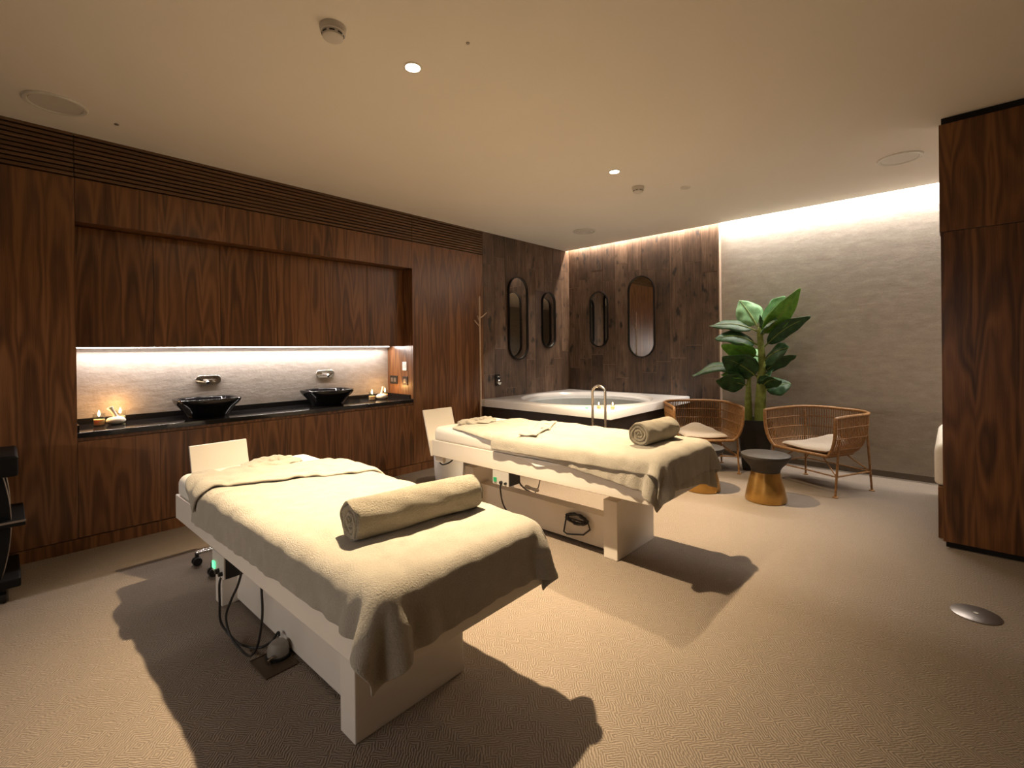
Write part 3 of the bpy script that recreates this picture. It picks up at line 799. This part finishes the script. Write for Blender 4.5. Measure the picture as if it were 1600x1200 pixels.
# therapist's stool under the head of the nearer table
t = thing('rolling_stool', 'rolling stool pushed under the head of the nearer table', 'stool', (1.03, 3.50, 0))
obj('seat', MB().lathe([(0.05,0.345),(0.15,0.345),(0.165,0.36),(0.165,0.385),(0.15,0.405),(0.03,0.41)], n=28), M_SHEET, t, smooth=True)
obj('gas_column', MB().tube([(0,0,0.09),(0,0,0.345)], 0.024, 12), M_CHROME, t, smooth=True)
for k in range(5):
    a = math.radians(150 + 72*k); ex, ey = 0.21*math.cos(a), 0.21*math.sin(a)
    l = obj('leg', MB().tube([(0,0,0.105),(ex*0.5,ey*0.5,0.10),(ex,ey,0.082)], [0.020,0.016,0.013], 10), M_CHROME, t, smooth=True)
    w = MB()
    for sgn in (-1, 1):
        w.lathe([(0.010,-0.009),(0.025,-0.009),(0.027,-0.004),(0.027,0.004),(0.025,0.009),(0.010,0.009)], n=18) if sgn == 9 else None
        w.add(*(lambda q: (q.v, q.f))(MB().lathe([(0.010,-0.009),(0.025,-0.009),(0.027,-0.004),(0.027,0.004),(0.025,0.009),(0.010,0.009)], n=18).move(lambda v, s=sgn: Vector((ex+v.x, ey+v.z+s*0.016, 0.027+v.y)))))
    w.tube([(ex,ey,0.085),(ex,ey,0.045)], 0.012, 8)
    obj('caster', w, M_BLACKP, t, smooth=True)
# white bin behind the far table head
t = thing('waste_bin', 'white rounded bin on the carpet behind the head of the tub-side table', 'bin', (3.16, 3.86, 0))
obj('body', MB().lathe([(0.06,0.0),(0.115,0.008),(0.14,0.035),(0.15,0.16),(0.155,0.30),(0.150,0.302),(0.142,0.28),(0.11,0.02),(0.01,0.018)], n=32), M_PLASTIC, t, smooth=True)
obj('rim', MB().tube([(0.1545*math.cos(2*PI*k/32), 0.1545*math.sin(2*PI*k/32), 0.302) for k in range(32)], 0.006, 8, closed=True), M_PLASTIC, t, smooth=True)
# small bracket with cable under the far table head
obj('head_bracket', B(0.02, 0.05, TL-0.12, TL-0.02, z2-0.055, z2), M_WHITE, T2, bevel=0.003)
obj('head_cable', MB().tube(smooth_path([(0.035,TL-0.05,z2-0.05),(0.04,TL-0.09,z2-0.075),(0.06,TL-0.16,z2-0.05),(0.09,TL-0.20,z2-0.005)]), 0.006, 8), M_CABLE, T2, smooth='all')

sc_ = MB().add([(-0.004, 0.66, z2+RH+0.004), (-0.006, 1.02, z2+RH+0.004), (-0.010, 0.90, z2+RH-0.042), (-0.010, 0.86, z2+RH-0.036)], [(0, 1, 2, 3)])
o = obj('sheet_corner', sc_, M_SHEET, T2); m = o.modifiers.new('thick', 'SOLIDIFY'); m.thickness = 0.004
# ------------------------------------------------------------------ bathtub corner
TX0, TX1, TY0, TY1 = 4.20, XT-0.004, 2.55, LW-0.004
tz0, tz1 = 0.653, 0.74
tub = thing('bathtub', 'square white whirlpool tub with a round basin in the plank-tiled corner', 'bathtub', ((TX0+TX1)/2, (TY0+TY1)/2, 0))
hw, hd = (TX1-TX0)/2, (TY1-TY0)/2
def tub_top():
    n = 64; rings = []
    def sqr(a, inset, z):
        c, s = math.cos(a), math.sin(a); q = 1/max(abs(c)/(hw-inset), abs(s)/(hd-inset)); return (c*q, s*q, z)
    # angles including the corners
    cor = math.atan2(hd, hw); angs = sorted([2*PI*k/n for k in range(n)] + [cor, PI-cor, PI+cor, 2*PI-cor])
    R = 0.845
    prof = [('s', 0.03, tz0), ('s', 0.0, tz0), ('s', 0.0, tz1-0.012), ('s', 0.004, tz1-0.003), ('s', 0.012, tz1), ('c', R+0.045, tz1), ('c', R+0.03, tz1+0.004), ('c', R, tz1+0.002), ('c', R-0.012, tz1-0.012),
            ('c', R-0.03, tz1-0.030), ('c', R-0.075, tz1-0.034), ('c', R-0.095, tz1-0.045), ('c', R-0.115, tz1-0.12), ('c', R-0.20, 0.30), ('c', R-0.30, 0.24), ('c', 0.05, 0.235)]
    for k, v, z in prof:
        rings.append([sqr(a, v, z) if k == 's' else (v*math.cos(a), v*math.sin(a), z) for a in angs])
    return MB().loft(rings, cap=False).add([(0,0,0.235)], [])
obj('shell', tub_top(), M_ACRYL, tub, smooth=True)
obj('water', MB().add([(0.753*math.cos(2*PI*k/64), 0.753*math.sin(2*PI*k/64), 0.694) for k in range(64)], [tuple(range(64))]), M_WATER, tub, smooth=True)
sk = MB().box(-hw+0.05, -hw+0.07, -hd+0.06, hd, 0, tz0).box(-hw+0.05, hw, -hd+0.05, -hd+0.07, 0, tz0)
obj('skirt_panel', B(-hw+0.05, -hw+0.07, -hd+0.05, hd, 0, tz0), M_SKIRT, tub); obj('skirt_panel', B(-hw+0.071, hw, -hd+0.05, -hd+0.07, 0, tz0), M_SKIRT, tub)
obj('green_button', MB().lathe([(0.018,0),(0.018,0.006),(0.010,0.008)], c=(-hw+0.06, -hd+0.33, tz1), n=16), M_GREEN2, tub, smooth=True)
for (x, y), lb in zip(((4.285, 2.745), (4.345, 2.615)), ('small glass candle on the tub rim on the worktop side of the empty cup', 'small glass candle at the very corner of the tub rim')):
    candle(x, y, tz1, lb, 'candles on the tub rim', 0.62)
t = thing('drinking_glass', 'empty clear cup between the two candles on the tub rim', 'glass', (4.272, 2.672, tz1))
obj('cup', MB().lathe([(0.018,0.0),(0.020,0.003),(0.030,0.062),(0.028,0.062),(0.017,0.006),(0.002,0.005)], n=24), M_GLASS, t, smooth=True)
hr = thing('grab_rail', 'inverted U steel grab rail standing before the tub corner', 'handrail', (4.0, 2.563, 0))
pts = [(0,-0.073,0.012),(0,-0.073,0.5),(0,-0.073,0.945)] + [(0, -0.073+0.073*(1-math.cos(a)), 0.945+0.066*math.sin(a)) for a in [PI*k/14 for k in range(1, 14)]] + [(0,0.073,0.945),(0,0.073,0.5),(0,0.073,0.012)]
obj('tube', MB().tube(pts, 0.0125, 14), M_STEEL, hr, smooth=True)
for s in (-1, 1): obj('foot_flange', MB().lathe([(0.035,0),(0.035,0.008),(0.016,0.014)], c=(0, s*0.073, 0), n=24), M_STEEL, hr, smooth=True)
t = thing('bath_valve', 'chrome bath valve on the plank wall beside the tub', 'valve', (4.52, LW-0.003, 0.975))
obj('back_plate', B(-0.045, 0.045, -0.010, 0, -0.075, 0.075), M_BLACKM, t, bevel=0.008)
obj('knob', MB().lathe([(0.036,0.010),(0.034,0.045),(0.024,0.050)], n=24).move(lambda v: Vector((v.x, -v.z, v.y-0.032))), M_CHROME, t, smooth=True)
obj('button', MB().tube([(-0.022,-0.018,0.042),(0.022,-0.018,0.042)], 0.010, 10), M_CHROME, t, smooth=True)

# mirrors: stadium shape with a thin black frame
def mirror(c, w, h, wall, label):
    t = thing('oval_mirror', label, 'mirror', c, 0, 'pill-shaped mirrors on the plank walls')
    def ring(ins, n=20):
        r = w/2-ins; out = []
        for k in range(n+1): a = PI*k/n; out.append((r*math.cos(a), h/2-w/2+r*math.sin(a)))
        for k in range(n+1): a = PI+PI*k/n; out.append((r*math.cos(a), -(h/2-w/2)+r*math.sin(a)))
        return out
    to = (lambda a, b, d: (a, -d, b)) if wall == 'y' else (lambda a, b, d: (-d, -a, b))
    fr = [[to(a, b, d) for a, b in ring(i)] for i, d in ((0.0, 0.0), (0.0, 0.034), (0.012, 0.034), (0.012, 0.012))]
    obj('frame', MB().loft(fr, cap=False), M_BLACKM, t, smooth=True)
    obj('glass', MB().add([to(a, b, 0.013) for a, b in ring(0.011)], [tuple(range(42))]), M_MIRROR, t)
mirror((4.935, LW-0.003, 1.815), 0.40, 1.16, 'y', 'tall pill-shaped mirror on the plank wall above the bath valve')
mirror((5.62, LW-0.003, 1.818), 0.315, 0.835, 'y', 'short pill-shaped mirror nearer the tub corner, on the valve wall')
mirror((XT-0.003, 3.925, 1.822), 0.315, 0.835, 'x', 'short pill-shaped mirror on the back plank wall under the light slot')
mirror((XT-0.003, 3.227, 1.822), 0.405, 1.15, 'x', 'tall pill-shaped mirror on the back plank wall under the light slot')

# coat stand
t = thing('coat_stand', 'slim pale wooden coat stand where walnut meets the plank wall', 'coat stand', (4.125, 4.395, 0))
obj('base', MB().lathe([(0.07,0),(0.07,0.014),(0.03,0.022)], n=32), M_POLE, t, smooth=True)
obj('pole', MB().tube([(0,0,0.02),(0.006,0,1.0),(0.0,0,2.06)], [0.013,0.012,0.010], 10), M_POLE, t, smooth=True)
for a, z, L in ((-20, 1.78, 0.10), (160, 1.68, 0.07), (70, 1.74, 0.07)):
    obj('peg', MB().tube([(0,0,z),(0.5*L*math.cos(math.radians(a)),0.5*L*math.sin(math.radians(a)),z+0.03),(L*math.cos(math.radians(a)),L*math.sin(math.radians(a)),z+0.075)], [0.009,0.007,0.006], 8), M_POLE, t, smooth=True)

# ------------------------------------------------------------------ rattan chairs
def chair_parts(t, cushion_seed):
    def outline(s, hw_, f, bk, e=2.6):
        # s in 0..1 from one front end round the back to the other
        a = -PI*0.06 + s*PI*1.12
        x = math.cos(a); y = math.sin(a)
        q = (abs(x)**e + abs(y)**e) ** (-1/e)
        X, Y = x*q, y*q
        return hw_*X, (bk*Y if Y > 0 else 0)
    # U path by arclength: straight sides then rounded back
    def U(hw_, f, bk, R, n=81):
        pts = []
        L1 = bk-R-f
        arc = PI/2*R; back = 2*(hw_-R); tot = 2*L1+2*arc+back
        for i in range(n):
            d = tot*i/(n-1)
            if d < L1: pts.append((-hw_, f+d)); continue
            d -= L1
            if d < arc: a = d/R; pts.append((-hw_+R-R*math.cos(a), bk-R+R*math.sin(a))); continue
            d -= arc
            if d < back: pts.append((-hw_+R+d, bk)); continue
            d -= back
            if d < arc: a = d/R; pts.append((hw_-R+R*math.sin(a), bk-R+R*math.cos(a))); continue
            d -= arc; pts.append((hw_, bk-R-d))
        return pts
    n = 81
    rim = U(0.365, -0.30, 0.36, 0.27, n); sea = U(0.27, -0.275, 0.25, 0.20, n)
    zr, zs = 0.735, 0.365
    def S(i, t_):
        k = t_**3.2
        x = rim[i][0]*(1-k)+sea[i][0]*k; y = rim[i][1]*(1-k)+sea[i][1]*k
        tz = t_ if t_ < 0.8 else 0.8+(t_-0.8)*(1-(t_-0.8)*1.2)
        b = abs(i-(n-1)/2)/((n-1)/2)
        top = zr - 0.012*b**6
        return (x, y, top + (zs-top)*min(1, tz/0.952))
    frame = [S(i, 0) for i in range(n)]
    front_r = [S(n-1, k/8) for k in range(1, 9)]
    sfront = [(0.27-0.54*k/10, -0.275-0.012*math.sin(PI*k/10), zs) for k in range(1, 10)]
    front_l = [S(0, k/8) for k in range(8, 0, -1)]
    obj('rim_frame', MB().tube(frame+front_r+sfront+front_l, 0.0155, 8, closed=True), M_RATTAN, t, smooth='all')
    rods = MB()
    for i in range(1, n-1):
        rods.tube([S(i, k/9) for k in range(10)], 0.0052, 5, caps=False)
    obj('cane_rods', rods, M_RATTAN, t, smooth='all', kind='stuff')
    for tt in (0.26, 0.52, 0.80):
        obj('cane_band', MB().tube([S(i, tt) for i in range(0, n, 2)], 0.0058, 6), M_RATTAN, t, smooth='all')
    pan = [(sea[i][0], sea[i][1], zs-0.004) for i in range(n)]
    seat = MB().add(pan + [(x, y, z-0.014) for x, y, z in pan], [tuple(range(n)), tuple(reversed(range(n, 2*n)))] + [(i, (i+1) % n, n+(i+1) % n, n+i) for i in range(n)])
    obj('seat', seat, M_RATTAN, t)
    W, D = 0.33, 0.26
    feet = [(-W, -D), (W, -D), (-W, D), (W, D)]
    for x, y in feet:
        fr = y < 0
        top = (x*1.0, -0.20, 0.52) if fr else (x*0.93, 0.22, 0.70)
        l = obj('leg', MB().tube([(x, y, 0.006), ((x+top[0])/2, (y+top[1])/2, (top[2])/2), top], [0.0095, 0.0105, 0.0105], 8), M_RATTAN, t, smooth=True)
        obj('foot', MB().lathe([(0.024, 0), (0.024, 0.007), (0.010, 0.012)], c=(x, y, 0), n=16), M_RATTAN, l, smooth=True)
    zb = 0.185
    def at(x, y):
        fr = y < 0; top = (x, -0.20, 0.52) if fr else (x*0.93, 0.22, 0.70); k = zb/top[2]
        return (x+(top[0]-x)*k, y+(top[1]-y)*k, zb)
    q = [at(*f) for f in feet]
    for a, b in ((0, 2), (1, 3), (2, 3)):
        obj('stretcher', MB().tube([q[a], q[b]], 0.0075, 6), M_RATTAN, t, smooth=True)
    for i in range(4):
        x, y = feet[i]
        obj('brace', MB().tube([q[i], (x*0.35, y*0.55, zs-0.01)], 0.007, 6), M_RATTAN, t, smooth=True)
    obj('apron_rod', MB().tube([q[0], (0, -0.24, zb+0.004), q[1]], 0.0065, 6), M_RATTAN, t, smooth=True)
def seat_cushion(loc, rz, label, lift):
    n, m = 33, 33; top = np.zeros((n, m, 3)); bot = np.zeros((n, m, 3))
    for i in range(n):
        for k in range(m):
            u, v = i/(n-1)*2-1, k/(m-1)*2-1
            e = 1-0.06*(u*u*v*v)
            x = 0.235*u*(1-0.03*v*v); y = -0.01+0.225*v*(1-0.03*u*u)
            edge = max(0, 1-max(abs(u), abs(v))**6)**0.5
            bumpz = lift*max(0, v)**2*math.exp(-(u*1.5-0.1)**2) + 0.006*math.sin(3*u+2*v)
            th = 0.03*edge*(1-0.25*math.exp(-(u*u+v*v)*2))
            top[i, k] = (x, y, 0.032+th+bumpz); bot[i, k] = (x, y, 0.032-th*0.9+bumpz*0.8)
    mb = MB().grid(top); mb.grid(bot[::-1])
    o = obj('seat_cushion', mb, M_FAB, smooth='all', loc=loc); o.rotation_euler = (0, 0, rz)
    return tag(o, label, 'cushion', 'linen chair cushions')
def facing(bx, by): return math.atan2(by, bx) - PI/2      # local +y is the chair's back
rzR = facing(0.907, -0.42)
cR = thing('rattan_chair', 'rattan tub chair with slim legs beside the walnut block, back to the papered wall', 'chair', (5.515, 0.985, 0), rzR, 'rattan tub chairs')
chair_parts(cR, 1); seat_cushion((5.515, 0.985, 0.362), rzR, 'pale linen cushion on the rattan chair by the walnut block', 0.085)
rzL = facing(0.78, 0.625)
cL = thing('rattan_chair', 'rattan tub chair tucked between the tub and the potted plant', 'chair', (5.44, 2.135, 0), rzL, 'rattan tub chairs')
for ch in list(cR.children):
    c = ch.copy(); COL.objects.link(c); c.parent = cL
    for g in ch.children:
        d = g.copy(); COL.objects.link(d); d.parent = c
seat_cushion((5.44, 2.135, 0.362), rzL, 'pale linen cushion on the rattan chair by the tub', 0.085)

# stools
def side_stool(x, y, label, rz=0):
    t = thing('side_stool', label, 'stool', (x, y, 0), rz, 'dark-topped brass stools')
    obj('brass_base', MB().lathe([(0.150,0.0),(0.166,0.004),(0.170,0.02),(0.150,0.12),(0.128,0.21),(0.117,0.262)], n=40), M_BRASS, t, smooth=True)
    obj('dark_top', MB().lathe([(0.117,0.262),(0.118,0.275),(0.128,0.30),(0.165,0.345),(0.197,0.385),(0.203,0.400),(0.200,0.414),(0.188,0.420),(0.01,0.421)], n=40), M_CONC, t, smooth=True)
side_stool(4.665, 1.245, 'dark-topped brass stool standing free in front of the planter and chair')
side_stool(4.625, 1.80, 'dark-topped brass stool half hidden by the towel corner of the tub-side table')

# planter with banana plant
PX, PY = 5.80, 1.66
pot = thing('planter', 'matte black square planter between the rattan chairs', 'planter', (PX, PY, 0), math.radians(20))
def sqring(h, z): return [(-h,-h,z),(h,-h,z),(h,h,z),(-h,h,z)]
obj('body', MB().loft([sqring(h, z) for h, z in ((0.125,0),(0.172,0.565),(0.160,0.565),(0.155,0.50))], cap=True), M_POT, pot, bevel=0.004)
obj('soil', B(-0.15,0.15,-0.15,0.15,0.485,0.515), M_SOIL, pot)
plant = thing('banana_plant', 'green banana plant with broad leaves in the black planter', 'plant', (PX, PY, 0.515))
def wp(x, y, z): return (x-PX, y-PY, z-0.515)
for pts, r in (([(5.79,1.60,0.515),(5.79,1.585,0.85),(5.79,1.57,1.2),(5.79,1.59,1.52),(5.79,1.595,1.60)], [0.062,0.055,0.04,0.03,0.012]), ([(5.80,1.715,0.515),(5.80,1.72,0.75),(5.80,1.715,0.95),(5.80,1.70,1.06)], [0.045,0.038,0.026,0.012])):
    obj('stem', MB().tube([wp(*p) for p in smooth_path(pts, 5)], list(np.interp(np.linspace(0, 1, (len(pts)-1)*5+1), np.linspace(0, 1, len(r)), r)), 12), M_STEM, plant, smooth='all')
def leaf(base, tip, W, arch, roll, mat, fold=0.25, seed=0, midmat=None):
    b = Vector(base); e = Vector(tip); n, m = 26, 9
    ax = e-b; L = ax.length
    up = Vector((0, 0, 1)); side = ax.cross(up)
    if side.length < 1e-4: side = Vector((0, 1, 0))
    side.normalize(); nrm = side.cross(ax).normalized()
    side = side*math.cos(roll)+nrm*math.sin(roll); nrm = side.cross(ax).normalized()
    P = np.zeros((n, m, 3)); mid = []
    for i in range(n):
        u = i/(n-1)
        c = b + ax*u + up*(arch*math.sin(PI*min(1, u*1.05))*1.0)
        q = max(0.0, (u-0.12)/0.88)
        w = W*0.5*1.12*(max(0.0, math.sin(PI*q**0.82))**0.62)*(1.06-0.5*q**3) + 0.004
        mid.append(c+nrm*0.003)
        for k in range(m):
            v = k/(m-1)*2-1
            rip = 0.007*math.sin(u*17+seed*2+v*2)*abs(v)
            p = c + side*(w*v) + nrm*(fold*w*abs(v) - 0.35*w*v*v + rip)
            P[i, k] = p
    o = obj('leaf', MB().grid(P), mat, plant, smooth='all')
    mm = o.modifiers.new('thick', 'SOLIDIFY'); mm.thickness = 0.003
    obj('midrib', MB().tube(mid, list(np.linspace(0.009, 0.002, n)), 6), midmat or M_STEM, o, smooth='all')
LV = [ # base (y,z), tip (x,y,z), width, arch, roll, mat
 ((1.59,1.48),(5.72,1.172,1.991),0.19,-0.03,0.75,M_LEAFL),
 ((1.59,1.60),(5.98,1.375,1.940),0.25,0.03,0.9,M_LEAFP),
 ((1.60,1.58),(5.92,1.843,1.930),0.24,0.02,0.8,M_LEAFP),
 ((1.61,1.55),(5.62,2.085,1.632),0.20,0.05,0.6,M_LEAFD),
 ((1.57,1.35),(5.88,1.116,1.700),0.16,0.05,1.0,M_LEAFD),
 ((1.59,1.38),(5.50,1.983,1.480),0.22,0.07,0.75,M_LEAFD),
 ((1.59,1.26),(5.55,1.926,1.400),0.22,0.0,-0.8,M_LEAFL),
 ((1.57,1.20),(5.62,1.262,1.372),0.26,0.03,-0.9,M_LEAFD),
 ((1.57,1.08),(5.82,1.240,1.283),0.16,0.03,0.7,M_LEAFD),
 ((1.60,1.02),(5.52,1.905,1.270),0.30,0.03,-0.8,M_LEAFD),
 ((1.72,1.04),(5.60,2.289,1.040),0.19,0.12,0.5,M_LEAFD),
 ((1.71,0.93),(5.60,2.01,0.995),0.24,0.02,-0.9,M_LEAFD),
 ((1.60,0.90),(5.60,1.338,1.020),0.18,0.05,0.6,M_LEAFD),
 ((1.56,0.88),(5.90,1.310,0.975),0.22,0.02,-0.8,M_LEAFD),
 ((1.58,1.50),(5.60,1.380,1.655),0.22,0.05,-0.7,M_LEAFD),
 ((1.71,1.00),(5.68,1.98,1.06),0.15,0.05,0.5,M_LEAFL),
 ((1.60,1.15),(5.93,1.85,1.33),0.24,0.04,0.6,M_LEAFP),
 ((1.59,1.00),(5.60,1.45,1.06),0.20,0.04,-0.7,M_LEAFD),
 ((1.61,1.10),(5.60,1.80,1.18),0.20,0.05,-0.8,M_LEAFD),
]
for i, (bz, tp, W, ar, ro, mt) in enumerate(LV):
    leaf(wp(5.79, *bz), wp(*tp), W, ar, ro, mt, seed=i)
leaf(wp(5.79,1.595,1.45), wp(5.78,1.585,1.74), 0.05, 0.0, 1.2, M_LEAFD, fold=1.2, seed=20)

# ------------------------------------------------------------------ walnut block and daybed
t = thing('tall_cabinet', 'tall walnut block from floor to ceiling with a black plinth', 'cabinet', (4.36, 0.065, 0))
obj('plinth', B(0.03, 0.17, -2.6, -0.02, 0, 0.042), M_DARKGAP, t)
obj('lower_panel', B(0.0, 0.16, -1.10, -0.006, 0.042, 2.143), M_WALP, t)
obj('lower_panel', B(0.0, 0.16, -2.6, -1.104, 0.042, 2.143), M_WALP, t)
obj('upper_panel', B(-0.004, 0.164, -1.10, 0.0, 2.147, 2.872), M_WALP, t)
obj('upper_panel', B(-0.004, 0.164, -2.6, -1.104, 2.147, 2.872), M_WALP, t)
obj('shadow_gap', B(0.02, 0.15, -2.6, -0.012, 2.872, ZC-0.001), M_DARKGAP, t)
t = thing('daybed', 'daybed with a walnut base showing behind the tall walnut block', 'daybed', (4.55, 0.0, 0))
obj('base', B(0.0, 1.3, -1.6, 0.088, 0.0, 0.365), M_WALP, t, bevel=0.004)
o = obj('daybed_cushion', MB().add(*(lambda q: (q.v, q.f))(rbox(4.57, 5.84, -1.58, 0.108, 0.367, 0.675, 0.07))), M_LINEN, smooth='all')
tag(o, 'thick white linen cushion on the daybed behind the walnut block', 'cushion')

# ------------------------------------------------------------------ black trolley by the walnut wall
t = thing('trolley', 'black spa trolley on casters against the tall walnut panel', 'trolley', (-0.28, 4.08, 0))
def barrel(z): return 0.30*math.cos((z-0.44)/0.62*1.05)
for y in (-0.20, 0.20):
    rings = []
    zs_ = [0.10+0.60*k/16 for k in range(17)]
    left = [(-barrel(z), z) for z in zs_]; right = [(barrel(z), z) for z in reversed(zs_)]
    poly = left+right
    obj('side_panel', MB().loft([[(x, y+d, z) for x, z in poly] for d in (-0.008, 0.008)]), M_TROLLEY, t, smooth=True)
    obj('edge_trim', MB().tube([(barrel(z)+0.003, y, z) for z in zs_], 0.005, 6), M_PLATE, t, smooth=True)
bk = MB().loft([[( -barrel(z)+0.02, -0.19, z), (barrel(z)-0.02, -0.19, z), (barrel(z)-0.02, 0.19, z), (-barrel(z)+0.02, 0.19, z)] for z in zs_])
obj('cabinet_body', bk, M_TROLLEY, t, smooth=True)
obj('top_tray', B(-0.33, 0.335, -0.24, 0.22, 0.70, 0.815), M_TROLLEY, t, bevel=0.012)
obj('side_shelf', B(0.20, 0.36, -0.26, 0.20, 0.425, 0.455), M_TROLLEY, t, bevel=0.003)
obj('shelf_edge', B(0.20, 0.362, -0.262, -0.255, 0.446, 0.457), M_PLATE, t)
obj('base', B(-0.33, 0.34, -0.25, 0.22, 0.085, 0.135), M_TROLLEY, t, bevel=0.008)
for x in (-0.28, 0.27):
    for y in (-0.20, 0.17):
        w = MB().tube([(x-0.012,y,0.032),(x+0.012,y,0.032)], 0.032, 16).tube([(x,y,0.03),(x,y,0.086)], 0.012, 8)
        obj('caster', w, M_BLACKM, t, smooth=True)

# ------------------------------------------------------------------ ceiling fittings
def disc_thing(name, label, cat, x, y, parts, group=None):
    t = thing(name, label, cat, (x, y, ZC), 0, group)
    for pn, prof, mt in parts: obj(pn, MB().lathe(prof, n=40), mt, t, smooth=True)
    return t
DN = [('trim_ring', [(0.052,0.0),(0.052,-0.003),(0.040,-0.005),(0.038,0.0)], M_PLASTIC), ('lens', [(0.038,-0.001),(0.036,-0.004),(0.005,-0.0045)], M_LAMP)]
disc_thing('downlight', 'lit recessed downlight above the nearer massage table', 'downlight', 1.536, 2.145, DN, 'recessed downlights')
disc_thing('downlight', 'lit recessed downlight above the tub-side table, beside a smoke detector', 'downlight', 3.652, 2.156, DN, 'recessed downlights')
disc_thing('downlight', 'recessed downlight over the open carpet before the walnut block', 'downlight', 3.0, -1.35, DN, 'recessed downlights')
SPK = [('outer_ring', [(0.153,0.0),(0.153,-0.006),(0.146,-0.012),(0.128,-0.010),(0.124,-0.004),(0.122,0.0)], M_PLASTIC), ('grille_face', [(0.124,-0.0005),(0.122,-0.007),(0.01,-0.008)], M_CERAM)]
disc_thing('ceiling_speaker', 'round white ceiling speaker near the slatted walnut frieze', 'speaker', 0.236, 4.03, SPK, 'ceiling speakers')
disc_thing('ceiling_speaker', 'round white ceiling speaker near the tall walnut block', 'speaker', 5.054, 0.314, SPK, 'ceiling speakers')
disc_thing('air_vent', 'round stepped air vent in the ceiling above the tub', 'vent', 5.214, 3.535,
  [('outer_ring', [(0.150,0.0),(0.150,-0.006),(0.135,-0.014),(0.125,-0.004),(0.12,0.0)], M_CERAM), ('inner_ring', [(0.110,0.0),(0.110,-0.012),(0.092,-0.022),(0.085,-0.010),(0.08,0.0)], M_CERAM), ('centre_disc', [(0.070,0.0),(0.070,-0.020),(0.055,-0.028),(0.01,-0.030)], M_CERAM)])
def detector(x, y, label, s):
    t = thing('smoke_detector', label, 'smoke detector', (x, y, ZC), 0, 'smoke detectors')
    obj('base', MB().lathe([(0.058*s,0.0),(0.060*s,-0.004*s),(0.057*s,-0.030*s),(0.050*s,-0.032*s)], n=40), M_CERAM, t, smooth=True)
    obj('sensor_head', MB().lathe([(0.049*s,-0.032*s),(0.047*s,-0.052*s),(0.036*s,-0.060*s),(0.006,-0.062*s)], n=40), M_CERAM, t, smooth=True)
    for k in range(8):
        a0 = 2*PI*k/8; pts = [(0.0485*s*math.cos(a0+j*0.12), 0.0485*s*math.sin(a0+j*0.12), -0.041*s) for j in range(5)]
        obj('sensor_slot', MB().tube(pts, 0.0032*s, 6), M_BLACKP, t)
detector(1.084, 2.15, 'white smoke detector nearer the camera, beside the bright downlight', 1.0)
detector(4.159, 2.20, 'white smoke detector between a downlight and a flat ceiling sensor', 0.95)
disc_thing('ceiling_sensor', 'small flat white sensor on the ceiling past the farther smoke detector', 'sensor', 4.50, 1.882, [('cap', [(0.045,0.0),(0.045,-0.004),(0.036,-0.009),(0.006,-0.010)], M_CERAM)])
disc_thing('ceiling_stud', 'tiny round ceiling stud beside the speaker near the frieze', 'stud', 0.536, 4.106, [('stud', [(0.013,0.0),(0.012,-0.006),(0.003,-0.008)], M_PLATE)], 'tiny ceiling studs')
disc_thing('ceiling_stud', 'tiny round ceiling stud beyond the bright downlight', 'stud', 1.607, 1.776, [('stud', [(0.009,0.0),(0.008,-0.004),(0.003,-0.006)], M_PLATE)], 'tiny ceiling studs')
t = thing('floor_cover', 'round satin metal cover plate in the carpet before the walnut block', 'cover plate', (3.375, -0.075, 0))
obj('plate', MB().lathe([(0.098,0.0),(0.098,0.004),(0.092,0.007),(0.004,0.0075)], n=48), M_PLATE, t, smooth=True)
obj('centre_screw', MB().lathe([(0.010,0.007),(0.010,0.0095),(0.004,0.010)], n=16), M_LABEL, t, smooth=True)
